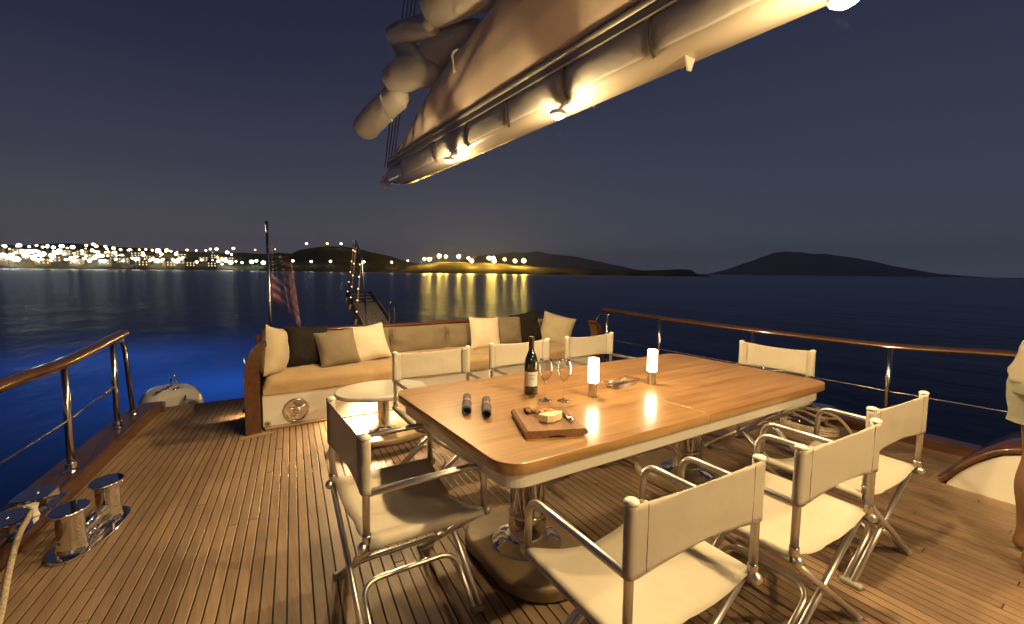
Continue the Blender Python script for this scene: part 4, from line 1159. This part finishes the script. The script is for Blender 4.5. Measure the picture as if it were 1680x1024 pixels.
# ---------------------------------------------------------------- flagstaff, flag
fs = thing('flagstaff', 'tall steel flagstaff behind the left part of the sofa', 'flagpole', (.485, 5.58, 0))
MB().tube([(0, 0, .0), (-.005, .06, 1.93)], .0145, 12).build('pole', M['steel'], fs)
MB().tube(fillet([(-.004, .058, 1.90), (-.022, .05, 1.885), (-.024, .05, 1.84), (.0, .052, 1.78)], .02, 4), .010, 8).build('hook', M['steel'], fs)
MB().lathe([(.05, 0), (.05, .01), (.03, .016), (.024, .10), (.016, .11)], (0, 0, .001), 18).build('socket', M['chrome'], fs)
def flag_mat():
    m, nt, b = new_mat('striped_flag_cloth'); n, l = nt.nodes, nt.links
    uv = n.new('ShaderNodeUVMap'); sp_ = n.new('ShaderNodeSeparateXYZ'); l.new(uv.outputs[0], sp_.inputs[0])
    mu = n.new('ShaderNodeMath'); mu.operation = 'MULTIPLY'; mu.inputs[1].default_value = 6.5; l.new(sp_.outputs['Y'], mu.inputs[0])
    fr = n.new('ShaderNodeMath'); fr.operation = 'FRACT'; l.new(mu.outputs[0], fr.inputs[0])
    gt = n.new('ShaderNodeMath'); gt.operation = 'GREATER_THAN'; gt.inputs[1].default_value = .5; l.new(fr.outputs[0], gt.inputs[0])
    mx = n.new('ShaderNodeMix'); mx.data_type = 'RGBA'; mx.inputs[6].default_value = (.42, .025, .03, 1); mx.inputs[7].default_value = (.66, .62, .58, 1); l.new(gt.outputs[0], mx.inputs[0])
    cx_ = n.new('ShaderNodeMath'); cx_.operation = 'LESS_THAN'; cx_.inputs[1].default_value = .42; l.new(sp_.outputs['X'], cx_.inputs[0])
    cy2 = n.new('ShaderNodeMath'); cy2.operation = 'GREATER_THAN'; cy2.inputs[1].default_value = .4615; l.new(sp_.outputs['Y'], cy2.inputs[0])
    an = n.new('ShaderNodeMath'); an.operation = 'MULTIPLY'; l.new(cx_.outputs[0], an.inputs[0]); l.new(cy2.outputs[0], an.inputs[1])
    # stars: dots in the canton
    vm = n.new('ShaderNodeMapping'); vm.inputs['Scale'].default_value = (17, 15, 1); l.new(uv.outputs[0], vm.inputs[0])
    vf = n.new('ShaderNodeVectorMath'); vf.operation = 'FRACTION'; l.new(vm.outputs[0], vf.inputs[0])
    vd = n.new('ShaderNodeVectorMath'); vd.operation = 'DISTANCE'; vd.inputs[1].default_value = (.5, .5, 0); l.new(vf.outputs[0], vd.inputs[0])
    st = n.new('ShaderNodeMath'); st.operation = 'LESS_THAN'; st.inputs[1].default_value = .27; l.new(vd.outputs['Value'], st.inputs[0])
    cc = n.new('ShaderNodeMix'); cc.data_type = 'RGBA'; cc.inputs[6].default_value = (.012, .016, .06, 1); cc.inputs[7].default_value = (.6, .58, .55, 1); l.new(st.outputs[0], cc.inputs[0])
    m2 = n.new('ShaderNodeMix'); m2.data_type = 'RGBA'; l.new(an.outputs[0], m2.inputs[0]); l.new(mx.outputs[2], m2.inputs[6]); l.new(cc.outputs[2], m2.inputs[7])
    l.new(m2.outputs[2], b.inputs['Base Color']); b.inputs['Roughness'].default_value = .9
    out_ = n['Material Output']; tr = n.new('ShaderNodeBsdfTranslucent'); ms = n.new('ShaderNodeMixShader'); ms.inputs[0].default_value = .3
    l.new(m2.outputs[2], tr.inputs[0]); l.new(b.outputs[0], ms.inputs[1]); l.new(tr.outputs[0], ms.inputs[2])
    sh = n.new('ShaderNodeBsdfTransparent'); m3 = n.new('ShaderNodeMixShader'); m3.inputs[0].default_value = .72      # sheer, loosely woven cloth
    l.new(ms.outputs[0], m3.inputs[1]); l.new(sh.outputs[0], m3.inputs[2]); l.new(m3.outputs[0], out_.inputs[0])
    return m
NU, NV = 44, 30
rows = []; uvs = []
for i in range(NU+1):
    u_ = i/NU; row = []; ur = []
    for j in range(NV+1):
        v_ = j/NV                                   # 1 at the top of the hoist
        # limp flag: fly end sinks, gathered in folds beside the staff
        fall = u_**1.1*.42
        ww = .33*(1-math.exp(-2.6*u_))*(1-.25*v_)
        x_ = .020+ww*(.86+.14*math.sin(u_*9+v_*2))
        y_ = .055+.060*math.sin(u_*15+v_*2.2)*min(1, u_*5)-.02*u_
        z_ = 1.08+.62*v_-fall*(1-.12*v_)-.03*math.sin(u_*8)
        row.append((x_, y_, z_)); ur.append((u_, v_))
    rows.append(row); uvs.append(ur)
mb = MB().grid(rows)
me = mb.mesh('flag', flag_mat()); uvl = me.uv_layers.new(name='UVMap')
flat = [u_ for r_ in uvs for u_ in r_]
for lp in me.loops: uvl.data[lp.index].uv = flat[lp.vertex_index]
fo = bpy.data.objects.new('flag', me); col.objects.link(fo); fo.location = (.485, 5.58, 0)
tag(fo, 'red and white striped flag with starred blue corner hanging from the flagstaff', 'flag')

# ---------------------------------------------------------------- gangway over the stern
M['tread'] = pmat('weathered_tread', (.36, .33, .27), .7, noise_amt=.2, nscale=14)
gw = thing('gangway', 'narrow raised gangway with slatted tread leading aft behind the sofa', 'gangway')
gA, gB = Vector((2.02, 6.55, .43)), Vector((2.44, 9.55, .955))
gd = (gB-gA); gL = gd.length; gd.normalize(); gs = Vector((gd.y, -gd.x, 0)).normalized(); gu = gs.cross(gd)
GM = Matrix(((gs.x, gd.x, gu.x, gA.x), (gs.y, gd.y, gu.y, gA.y), (gs.z, gd.z, gu.z, gA.z), (0, 0, 0, 1)))
GW = .235
for s in (-1, 1):
    MB().box(s*GW-.025, s*GW+.025, -.3, gL, -.06, .035, .008).xform(GM).build('side_beam', M['navy'], gw)
for k in range(9):
    x0 = -GW+.028+k*(2*GW-.056)/9
    MB().box(x0+.003, x0+(2*GW-.056)/9-.003, -.25, gL*.70, -.005, .012, .003).xform(GM).build('tread_slat', M['tread'], gw)
for k, y in enumerate((.715, .80, .885, .985)):
    MB().box(-GW+.026, GW-.026, gL*y-.022, gL*y+.022, -.03, .015, .004).xform(GM).build('cross_bar', M['navy'], gw)
for a, b, x0, x1 in ((.73, .785, -.18, -.02), (.73, .785, .03, .19), (.815, .87, -.18, .18), (.90, .97, -.18, .18)):
    MB().box(x0, x1, gL*a, gL*b, -.02, .006, .003).xform(GM).build('tread_panel', M['tread'], gw)
gp = lambda x, y, z: tuple(GM @ Vector((x, y, z)))
q = MB().tube(fillet([gp(-.20, .18, 0), gp(-.25, .55, 1.12), gp(-.25, 1.35, 1.26), gp(-.26, 1.50, 1.22)], .08, 5), .014, 10); q.build('hand_rail', M['steel'], gw)
q = MB().tube(fillet([gp(.13, .30, 0), gp(.15, .36, .46), gp(.225, .40, .46), gp(.235, .40, 0)], .03, 5), .013, 10); q.build('grab_hoop', M['steel'], gw)
for k, (yt, zt, yb, zb) in enumerate(((.60, 1.08, .95, .02), (1.20, 1.20, 1.9, .03), (1.46, 1.18, 2.5, .02))):
    a, b = Vector(gp(-.255, yt, zt)), Vector(gp(-.275, yb, zb))
    pr_ = MB().tube([a, b], .0155, 8).build('rope_post', M['rope'], gw)
    for j in range(5):
        p_ = a.lerp(b, .10+.19*j)
        MB().ball(p_+Vector((-.008, -.016, 0)), .0105, 8, 5).build('fairy_bulb', M['fairy'], pr_)
    MB().box(b.x-.03, b.x+.03, b.y-.03, b.y+.03, b.z-.09, b.z+.01, .005).build('post_foot', M['teak_trim'], pr_)
MB().box(2.0-.22, 2.0+.24, 6.1, 6.62, -.45, .37, .02).build('hinge_pedestal', M['navy'], gw)

# ================================================================== boom and sail
BX = 2.09
boom = thing('boom', 'white boom running overhead with downlights along its underside', 'boom')
ysb = [6.42, 6.36, 6.2, 5.8, 5.0]+[5.0-.5*k for k in range(1, 19)]
rows = []
for y in ysb:
    e = min(1, max(0, (6.50-y)/.9)); e = .30+.70*math.sin(e*math.pi/2)
    z0 = 2.520+.19*(1-e); z1 = 2.80
    row = []
    for k in range(20):
        a = 2*math.pi*k/20
        cx, sz = math.cos(a), math.sin(a)
        row.append((BX+.135*e*math.copysign(abs(cx)**.70, cx), y, (z0+z1)/2+(z1-z0)/2*math.copysign(abs(sz)**.7, sz)))
    rows.append(row)
mb = MB().grid([r_+[r_[0]] for r_ in rows]); mb.add(rows[0], [tuple(range(20))]); mb.add(rows[-1], [tuple(reversed(range(20)))])
mb.build('spar', M['paint'], boom)
# canvas sleeve panels laced on the side, sagging a little between the straps
sy = [5.55, 4.53, 3.82, 3.13, 2.42, 1.72, .98, .25, -.55, -1.4, -2.4, -3.4]
def spar_pt(y, a, k=1.0):
    e = min(1, max(0, (6.50-y)/.9)); e = .30+.70*math.sin(e*math.pi/2)
    z0 = 2.520+.19*(1-e); z1 = 2.80
    cx, sz = math.cos(a), math.sin(a)
    return (.135*e*k*math.copysign(abs(cx)**.70, cx), (z0+z1)/2+(z1-z0)/2*k*math.copysign(abs(sz)**.7, sz))
for i in range(len(sy)-1):
    for sd in (-1, 1):
        rows = []
        for k in range(13):
            t_ = k/12; y = sy[i]+(sy[i+1]-sy[i])*t_
            row = []
            for j in range(11):
                v_ = j/10; a_ = R(52-84*v_)
                kk = 1.035+.035*math.sin(t_*math.pi)*math.sin(min(1, v_*1.3)*math.pi)-.03*v_**6
                x_, z_ = spar_pt(y, a_, kk)
                row.append((BX+sd*(x_+.0025*noise.noise(Vector((y*7, v_*4, i+sd)))), y, z_))
            rows.append(row)
        o = MB().grid(rows).build('sleeve_panel', M['sail'], boom); md = o.modifiers.new('thickness', 'SOLIDIFY'); md.thickness = .003; md.offset = 0
for y in sy[1:]:
    for sd in (-1, 1):
        pth = []
        for j in range(13):
            x_, z_ = spar_pt(y, R(56-100*j/12), 1.05); pth.append((BX+sd*x_, y-.02*(j/12)**2, z_))
        MB().tube(pth, .0095, 6).build('strap', M['dark_strap'], boom)
# grey luff track along each side, with slides
for sd in (-1, 1):
    MB().box(min(BX+sd*.115, BX+sd*.148), max(BX+sd*.115, BX+sd*.148), -4, 6.0, 2.752, 2.805, .006).build('track', M['grey_track'], boom)
    MB().tube([(BX+sd*.140, 6.05, 2.828), (BX+sd*.140, -4, 2.828)], .022, 8).build('track', M['grey_track'], boom)
# padeye
mb = MB(); mb.prism([(-.04, 0), (.04, 0), (.012, -.07), (-.012, -.07)][::-1], -.006, .006, .002); mb.xform(Matrix.Translation((BX-.01, 1.56, 2.526)) @ Matrix.Rotation(R(90), 4, 'X') @ Matrix.Rotation(R(0), 4, 'Z')); mb.build('padeye', M['white_plastic'], boom)
# end block and hanging lines
MB().box(BX-.09, BX-.0, 6.36, 6.46, 2.60, 2.70, .02).build('end_block', M['white_plastic'], boom)
for k, (a, b) in enumerate(((-.12, 6.30), (-.10, 6.33), (.04, 6.38))):
    MB().tube(smooth_path([(BX+a, b, 2.70), (BX+a-.03, b+.03, 2.60), (BX+a+.0, b+.06, 2.545), (BX+a+.05, b+.05, 2.56)], 5), .006, 6).build('line_end', M['rope'], boom)
for k in range(4):
    MB().tube([(BX-.10+.035*k, 6.30, 2.80), (BX-.06+.05*k, 5.35, 5.2+.0*k), (BX+.02+.05*k, 3.4, 10.2)], .0075, 6).build('topping_line', M['rope'], boom)

# downlights: housing, lit glass, its beam and an added fill lamp
LY = [4.10, 2.44, .805, -.86, -2.52]
where = ['nearest the boom end over the sofa', 'over the middle of the dining table', 'at the upper right edge of the picture', 'over the deck forward of the chairs', 'farthest forward along the boom']
POW = 155.0
for y, wh in zip(LY, where):
    d = thing('downlight', 'lit round downlight under the boom '+wh, 'light', (1.925, y, {4.10: 2.478, 2.44: 2.45}.get(y, 2.405)), 0, 'downlights under the boom')
    e = min(1, max(0, (6.50-y)/.9))
    MB().lathe([(.039, -.012), (.046, -.012), (.052, -.002), (.054, .012), (.046, .022), (.020, .026)], (0, 0, 0), 24).build('housing', M['white_plastic'], d)
    MB().tube([(.0, 0, .024), (.05, 0, .075), (.10, 0, .115)], .012, 8).build('bracket', M['white_plastic'], d)
    MB().lathe([(.0001, -.030), (.020, -.027), (.033, -.019), (.039, -.010)], (0, 0, 0), 20).build('lens', M['bulb'], d)
    ld = bpy.data.lights.new('downlight_beam', 'SPOT'); ld.energy = POW; ld.color = WARM; ld.spot_size = R(176); ld.spot_blend = .35; ld.shadow_soft_size = .045
    lo = bpy.data.objects.new('downlight_beam', ld); col.objects.link(lo); lo.parent = d; lo.location = (0, 0, -.07)
    sp_ = bpy.data.lights.new('cover_fill', 'POINT'); sp_.energy = POW*.19; sp_.color = WARM; sp_.shadow_soft_size = .03  # extra point lamp put in to brighten the sail cover and boom
    so = bpy.data.objects.new('cover_fill', sp_); col.objects.link(so); so.parent = d; so.location = (0, 0, -.085)

# sail cover (lazy bag) standing on the boom
bag = thing('sail_cover', 'tan canvas sail cover standing along the top of the boom', 'sail cover')
def bag_top(y):
    return lerp_table([(-4, 3.56), (2.9, 3.34), (3.38, 3.285), (4.12, 3.205), (4.7, 3.09), (5.2, 2.97), (5.80, 2.875)], y)
def bag_x(v_):
    """how far the soft side stands out from the middle, foot to top"""
    return lerp_table([(0, .135), (.15, .19), (.4, .265), (.7, .325), (.9, .345), (1, .345)], v_)
for sd in (-1, 1):
    rows = []
    for k in range(116):
        y = 5.78-.085*k
        zt = bag_top(y); row = []
        for j in range(19):
            v_ = j/18; z_ = 2.845+(zt-2.845)*v_
            full = min(1, (zt-2.845)/.5)
            ripple = .011*math.sin(y*19+v_*6)*max(0, min(1, (y-2.9)/1.3))*math.sin(v_*math.pi)
            nzv = noise.fractal(Vector((y*1.5, z_*2.2, sd*3.0)), 1, 2, 4)*.012*math.sin(min(1, v_+.1)*math.pi*.85)
            crease = -.014*max(0, math.sin(y*3.1+v_*5.0+.7*math.sin(y)))**10*math.sin(v_*math.pi)
            row.append((BX+sd*(.135+(bag_x(v_)-.135)*full+ripple+nzv+crease), y, z_))
        rows.append(row)
    o = MB().grid(rows).build('side_panel', M['sailbag'], bag); md = o.modifiers.new('thickness', 'SOLIDIFY'); md.thickness = .004; md.offset = 0
for y in (3.62, 2.4):
    zt = bag_top(y)
    MB().tube(smooth_path([(BX-.30, y, zt+.02), (BX-.365, y, zt-.04), (BX-.36, y-.03, zt-.19)], 4), .011, 6).build('tie_tail', M['sail'], bag)
# furled sail: soft flakes bulging over the cover
sail = thing('furled_sail', 'white mainsail lowered in thick folds on top of the boom end', 'sail')
def sail_fold(path, rad, flat=.7, seed=0.0, seg=56):
    pth = smooth_path(path, 14); n_ = len(pth)
    rr = []
    for i in range(n_):
        t_ = i/(n_-1)
        ra = rad if not isinstance(rad, (list, tuple)) else rad[0]+(rad[-1]-rad[0])*t_ if len(rad) == 2 else rad[min(int(t_*(len(rad)-1)), len(rad)-2)]*(1-(t_*(len(rad)-1)) % 1)+rad[min(int(t_*(len(rad)-1))+1, len(rad)-1)]*((t_*(len(rad)-1)) % 1)
        e = math.sqrt(max(.04, 1-(1-min(1, min(t_, 1-t_)*8))**2))
        rr.append(ra*e)
    seg = 28
    mb = MB().tube(pth, rr, seg, sy=flat)
    vv = []
    for q, v in enumerate(mb.v):
        i, k = divmod(q, seg); c = pth[min(i, n_-1)]; d = Vector(v)-c
        a = 2*math.pi*k/seg
        rd = abs(noise.noise(Vector((math.cos(a)*1.5+seed, math.sin(a)*1.5, i*.018))))      # creases running along the roll
        rx = abs(noise.noise(Vector((i*.10+a*.5, math.cos(a+.6)*.9, seed*2.0))))            # and slanting across it
        pl = .05-.30*max(0, .16-rd)-.22*max(0, .13-rx)
        wv = .04*noise.noise(Vector((i*.11, math.cos(a)*1.2, math.sin(a)*1.2+seed)))+.016*noise.fractal(Vector(v)*6+Vector((seed, 0, 0)), 1, 2, 4)
        vv.append(tuple(c+d*(1+pl+wv)))
    mb.v = vv
    return mb
def SF(path, rad, flat=.8, seed=0): sail_fold(path, rad, flat, seed).build('fold', M['sail'], sail)
SF([(1.62, 5.98, 3.15), (1.66, 5.66, 3.22), (1.70, 5.30, 3.28), (1.78, 4.90, 3.32)], [.150, .155, .150, .12], .92, 1)
SF([(1.70, 5.05, 3.47), (1.74, 4.80, 3.46), (1.82, 4.50, 3.41), (1.95, 4.2, 3.34)], [.15, .175, .16, .12], .90, 2)
SF([(1.71, 4.93, 3.93), (1.715, 4.88, 3.80), (1.74, 4.66, 3.62), (1.77, 4.44, 3.45), (1.80, 4.32, 3.36)], [.085, .125, .125, .115, .10], .55, 3)
SF([(1.68, 4.93, 3.87), (1.70, 4.70, 3.83), (1.73, 4.32, 3.72), (1.76, 3.95, 3.60)], [.120, .128, .128, .118], .80, 4)
SF([(1.92, 4.72, 3.46), (1.91, 4.42, 3.53), (1.92, 4.05, 3.50), (1.98, 3.5, 3.40)], [.12, .17, .17, .15], .9, 5)
SF([(1.71, 3.95, 3.70), (1.72, 3.74, 3.68), (1.75, 3.42, 3.62), (1.83, 3.0, 3.54), (1.95, 2.2, 3.48)], [.16, .18, .165, .15], .88, 6)
SF([(1.86, 4.05, 3.94), (1.88, 3.7, 3.93), (1.93, 3.1, 3.84), (2.03, 2.0, 3.70)], [.13, .15, .15, .14], .85, 7)
MB().tube(smooth_path([(1.66, 5.18, 3.44), (1.58, 5.12, 3.30), (1.61, 5.04, 3.14), (1.66, 4.98, 3.02)], 4), .013, 6).build('tie_tail', M['sail'], sail)

# ================================================================== lamps low down
def courtesy(label, loc, rot, energy, size=R(150)):
    d = thing('courtesy_light', label, 'light', loc)
    d.rotation_euler = rot
    MB().lathe([(.020, 0), (.024, .001), (.024, .005), (.018, .008)], (0, 0, 0), 18).build('bezel', M['chrome'], d)
    MB().lathe([(.0175, .0065), (.012, .0085), (.0001, .009)], (0, 0, 0), 16).build('lens', M['led'], d)
    ld = bpy.data.lights.new('courtesy_beam', 'SPOT'); ld.energy = energy; ld.color = (1.0, .70, .34); ld.spot_size = size; ld.spot_blend = .7; ld.shadow_soft_size = .02
    lo = bpy.data.objects.new('courtesy_beam', ld); col.objects.link(lo); lo.parent = d; lo.location = (0, 0, .02); lo.rotation_euler = (R(180), 0, 0)
# local +Z of the fitting points out of the panel
courtesy('lit courtesy light low on the sofa front behind the oval table', (1.18, 4.454, .255), (R(140), 0, 0), 230)
courtesy('lit courtesy light low on the outside of the sofa\'s left end', (.178, 4.90, .075), (R(-58), R(-90), 0), 7.0)
# underwater lights astern
for k, (x, y, z, e) in enumerate([(.3, 12.5, -4.6, 220), (-2.6, 17.5, -5.8, 370)]):
    u_ = thing('underwater_light', ['blue underwater lamp glowing below the left stern', 'blue underwater lamp glowing farther astern'][k], 'light', (x, y, z))
    MB().lathe([(.12, -.1), (.15, -.06), (.15, .0), (.12, .02)], (0, 0, 0), 16).build('housing', M['steel'], u_)
    ld = bpy.data.lights.new('underwater_glow', 'POINT'); ld.energy = e; ld.color = (.22, .50, 1.0); ld.shadow_soft_size = .6
    lo = bpy.data.objects.new('underwater_glow', ld); col.objects.link(lo); lo.parent = u_; lo.location = (0, 0, .9)
# ================================================================== person at the right edge, stooping forward
def person():
    p = thing('person', 'barefoot person in pale shirt and shorts stooping at the right edge', 'person')
    F = Vector((.80, -.60, 0)).normalized()      # facing
    S_ = Vector((.60, .80, 0)).normalized()      # towards the person's left, away from the camera
    O = Vector((3.275, .448, 0))
    def P(f, s, z): return tuple(O+F*f+S_*s+Vector((0, 0, z)))
    bm = bmesh.new(); sk = bm.verts.layers.skin.verify()
    def vert(co, r_, root=False):
        v = bm.verts.new(co); v[sk].radius = (r_, r_); v[sk].use_root = root; return v
    def chain(start, pts):
        last = start
        for co, r_ in pts:
            v = vert(co, r_); bm.edges.new((last, v)); last = v
        return last
    pel = vert(P(.17, 0, .96), .130, True)
    sp1 = chain(pel, [(P(.22, 0, 1.10), .125), (P(.33, 0, 1.25), .130), (P(.45, 0, 1.37), .140)])
    nk = chain(sp1, [(P(.53, 0, 1.43), .060), (P(.585, 0, 1.49), .055)])
    chain(nk, [(P(.63, 0, 1.53), .085), (P(.675, 0, 1.575), .098), (P(.71, 0, 1.63), .075)])
    for s in (-1, 1):
        st = .0 if s < 0 else .16
        hip = chain(pel, [(P(.16, s*.085, .90), .105)])
        kn = chain(hip, [(P(.125+st*.3, s*.09, .70), .080), (P(.085+st*.6, s*.095, .50), .060), (P(.028+st*.8, s*.098, .36), .064), (P(.012+st, s*.10, .22), .050), (P(.004+st, s*.10, .095), .036)])
        chain(kn, [(P(-.025+st, s*.10, .040), .036), (P(.06+st, s*.103, .030), .030), (P(.15+st, s*.108, .022), .024), (P(.185+st, s*.11, .018), .016)])
        sh = chain(sp1, [(P(.43, s*.17, 1.36), .060)])
        el = chain(sh, [(P(.47, s*.22, 1.21), .046), (P(.51, s*.235, 1.07), .038), (P(.61, s*.21, .95), .032), (P(.69, s*.18, .87), .025)])
        chain(el, [(P(.725, s*.175, .83), .030), (P(.76, s*.17, .795), .024)])
    me = bpy.data.meshes.new('body'); bm.to_mesh(me); bm.free()
    me.materials.append(M['skin'])
    o = bpy.data.objects.new('body', me); col.objects.link(o); o.parent = p
    sm = o.modifiers.new('skin', 'SKIN'); sm.use_smooth_shade = True
    ss = o.modifiers.new('sub', 'SUBSURF'); ss.levels = 2; ss.render_levels = 2
    # fingers
    for s in (-1, 1):
        for k, (L, off) in enumerate(((.062, -.026), (.075, -.009), (.072, .008), (.056, .024))):
            a = Vector(P(.765, s*.17+off*.8, .792))
            MB().tube([a, a+F*L*.35+Vector((0, 0, -L*.45)), a+F*L*.45+Vector((0, 0, -L))], [.0085, .008, .006], 8).build('finger', M['skin'], p)
        a = Vector(P(.73, s*.14, .82)); MB().tube([a, a+F*.035-S_*s*.02+Vector((0, 0, -.02)), a+F*.05-S_*s*.02+Vector((0, 0, -.045))], [.010, .009, .007], 8).build('thumb', M['skin'], p)
        for k in range(5):
            a = Vector(P(.19+(.0 if s < 0 else .16)-.006*k, s*.108+(k-2)*.017, .014)); MB().ball(a, .012, 8, 5, sx=1.1, sz=.9).build('toe', M['skin'], p)
    def loft(rings, mat, name, n_=44, seed=0.0, amp=.010):
        rows = []
        fine = []
        for (c0, a0, b0, x0), (c1, a1, b1, x1) in zip(rings, rings[1:]):
            for k in range(4):
                t_ = k/4
                fine.append((tuple(Vector(c0).lerp(Vector(c1), t_)), a0+(a1-a0)*t_, b0+(b1-b0)*t_, tuple(Vector(x0).normalized().lerp(Vector(x1).normalized(), t_))))
        rings = fine+[rings[-1]]
        for c, ra, rb, ax in rings:
            c = Vector(c); ax = Vector(ax).normalized(); u_ = S_; w_ = ax.cross(u_).normalized()
            row = []
            for k in range(n_+1):
                a = 2*math.pi*(k % n_)/n_
                q = c+u_*(ra*math.cos(a))+w_*(rb*math.sin(a))
                q = q+(q-c).normalized()*amp*noise.fractal(q*9+Vector((seed, 0, 0)), 1, 2, 3)
                row.append(tuple(q))
            rows.append(row)
        ob = MB().grid(rows).build(name, mat, p); md = ob.modifiers.new('thickness', 'SOLIDIFY'); md.thickness = .004
        return ob
    UPV = (0, 0, 1); LN = tuple((F*.62+Vector((0, 0, .78))))
    loft([(P(.15, 0, .84), .185, .145, UPV), (P(.15, 0, .90), .190, .152, UPV), (P(.165, 0, .97), .182, .145, (.2*F.x, .2*F.y, 1)), (P(.19, 0, 1.03), .172, .132, (.3*F.x, .3*F.y, 1))], M['shorts'], 'shorts', seed=3)
    for s in (-1, 1):
        st = .0 if s < 0 else .16
        loft([(P(.155, s*.085, .90), .115, .135, UPV), (P(.14+st*.15, s*.092, .80), .115, .126, UPV), (P(.122+st*.3, s*.096, .70), .115, .120, UPV), (P(.12+st*.32, s*.096, .685), .118, .123, UPV)], M['shorts'], 'shorts_leg', seed=s)
    loft([(P(.155, 0, .90), .200, .160, UPV), (P(.165, 0, .97), .197, .156, UPV), (P(.185, 0, 1.05), .190, .150, (.2*F.x, .2*F.y, 1)), (P(.23, 0, 1.13), .188, .150, LN), (P(.31, 0, 1.23), .200, .158, LN), (P(.42, 0, 1.35), .21, .155, LN), (P(.48, 0, 1.42), .17, .12, LN), (P(.535, 0, 1.455), .085, .075, LN)], M['shirt'], 'shirt', seed=5, amp=.020)
    for s in (-1, 1):
        loft([(P(.43, s*.15, 1.37), .085, .085, UPV), (P(.45, s*.20, 1.28), .080, .082, UPV), (P(.48, s*.225, 1.15), .074, .078, UPV)], M['shirt'], 'sleeve', seed=s*7)
    # head: hair, nose, eyes, ears, mouth
    hc = Vector(P(.682, 0, 1.585)); hd = (F*.8+Vector((0, 0, -.25))).normalized()
    MB().ball(hc-hd*.012+Vector((0, 0, .02)), .112, 20, 12, sz=1.05).build('hair', M['hair'], p)
    MB().ball(hc+hd*.10+Vector((0, 0, -.015)), .018, 10, 6).build('nose', M['skin'], p)
    for s in (-1, 1):
        MB().ball(hc+hd*.092+S_*s*.034+Vector((0, 0, .012)), .011, 10, 6).build('eye', M['rubber'], p)
        MB().ball(hc+S_*s*.105, .028, 10, 6, sx=.6, sy=.6).build('ear', M['skin'], p)
    MB().ball(hc+hd*.088+Vector((0, 0, -.055)), .020, 10, 6, sz=.35).build('mouth', M['apricot'], p)
person()

# ================================================================== night haze over the water
hz = MB().box(-4260, 4260, -4260, 4260, -42, 215)
hm = bpy.data.materials.new('night_haze'); hm.use_nodes = True
hn, hl = hm.node_tree.nodes, hm.node_tree.links; hn.clear()
ho = hn.new('ShaderNodeOutputMaterial'); hv = hn.new('ShaderNodeVolumePrincipled')
hv.inputs['Color'].default_value = (.80, .86, 1.0, 1); hv.inputs['Density'].default_value = 1.8e-4; hv.inputs['Anisotropy'].default_value = .1
hl.new(hv.outputs[0], ho.inputs['Volume'])
tag(hz.build('haze', hm), 'thin night haze over the water', kind='stuff')
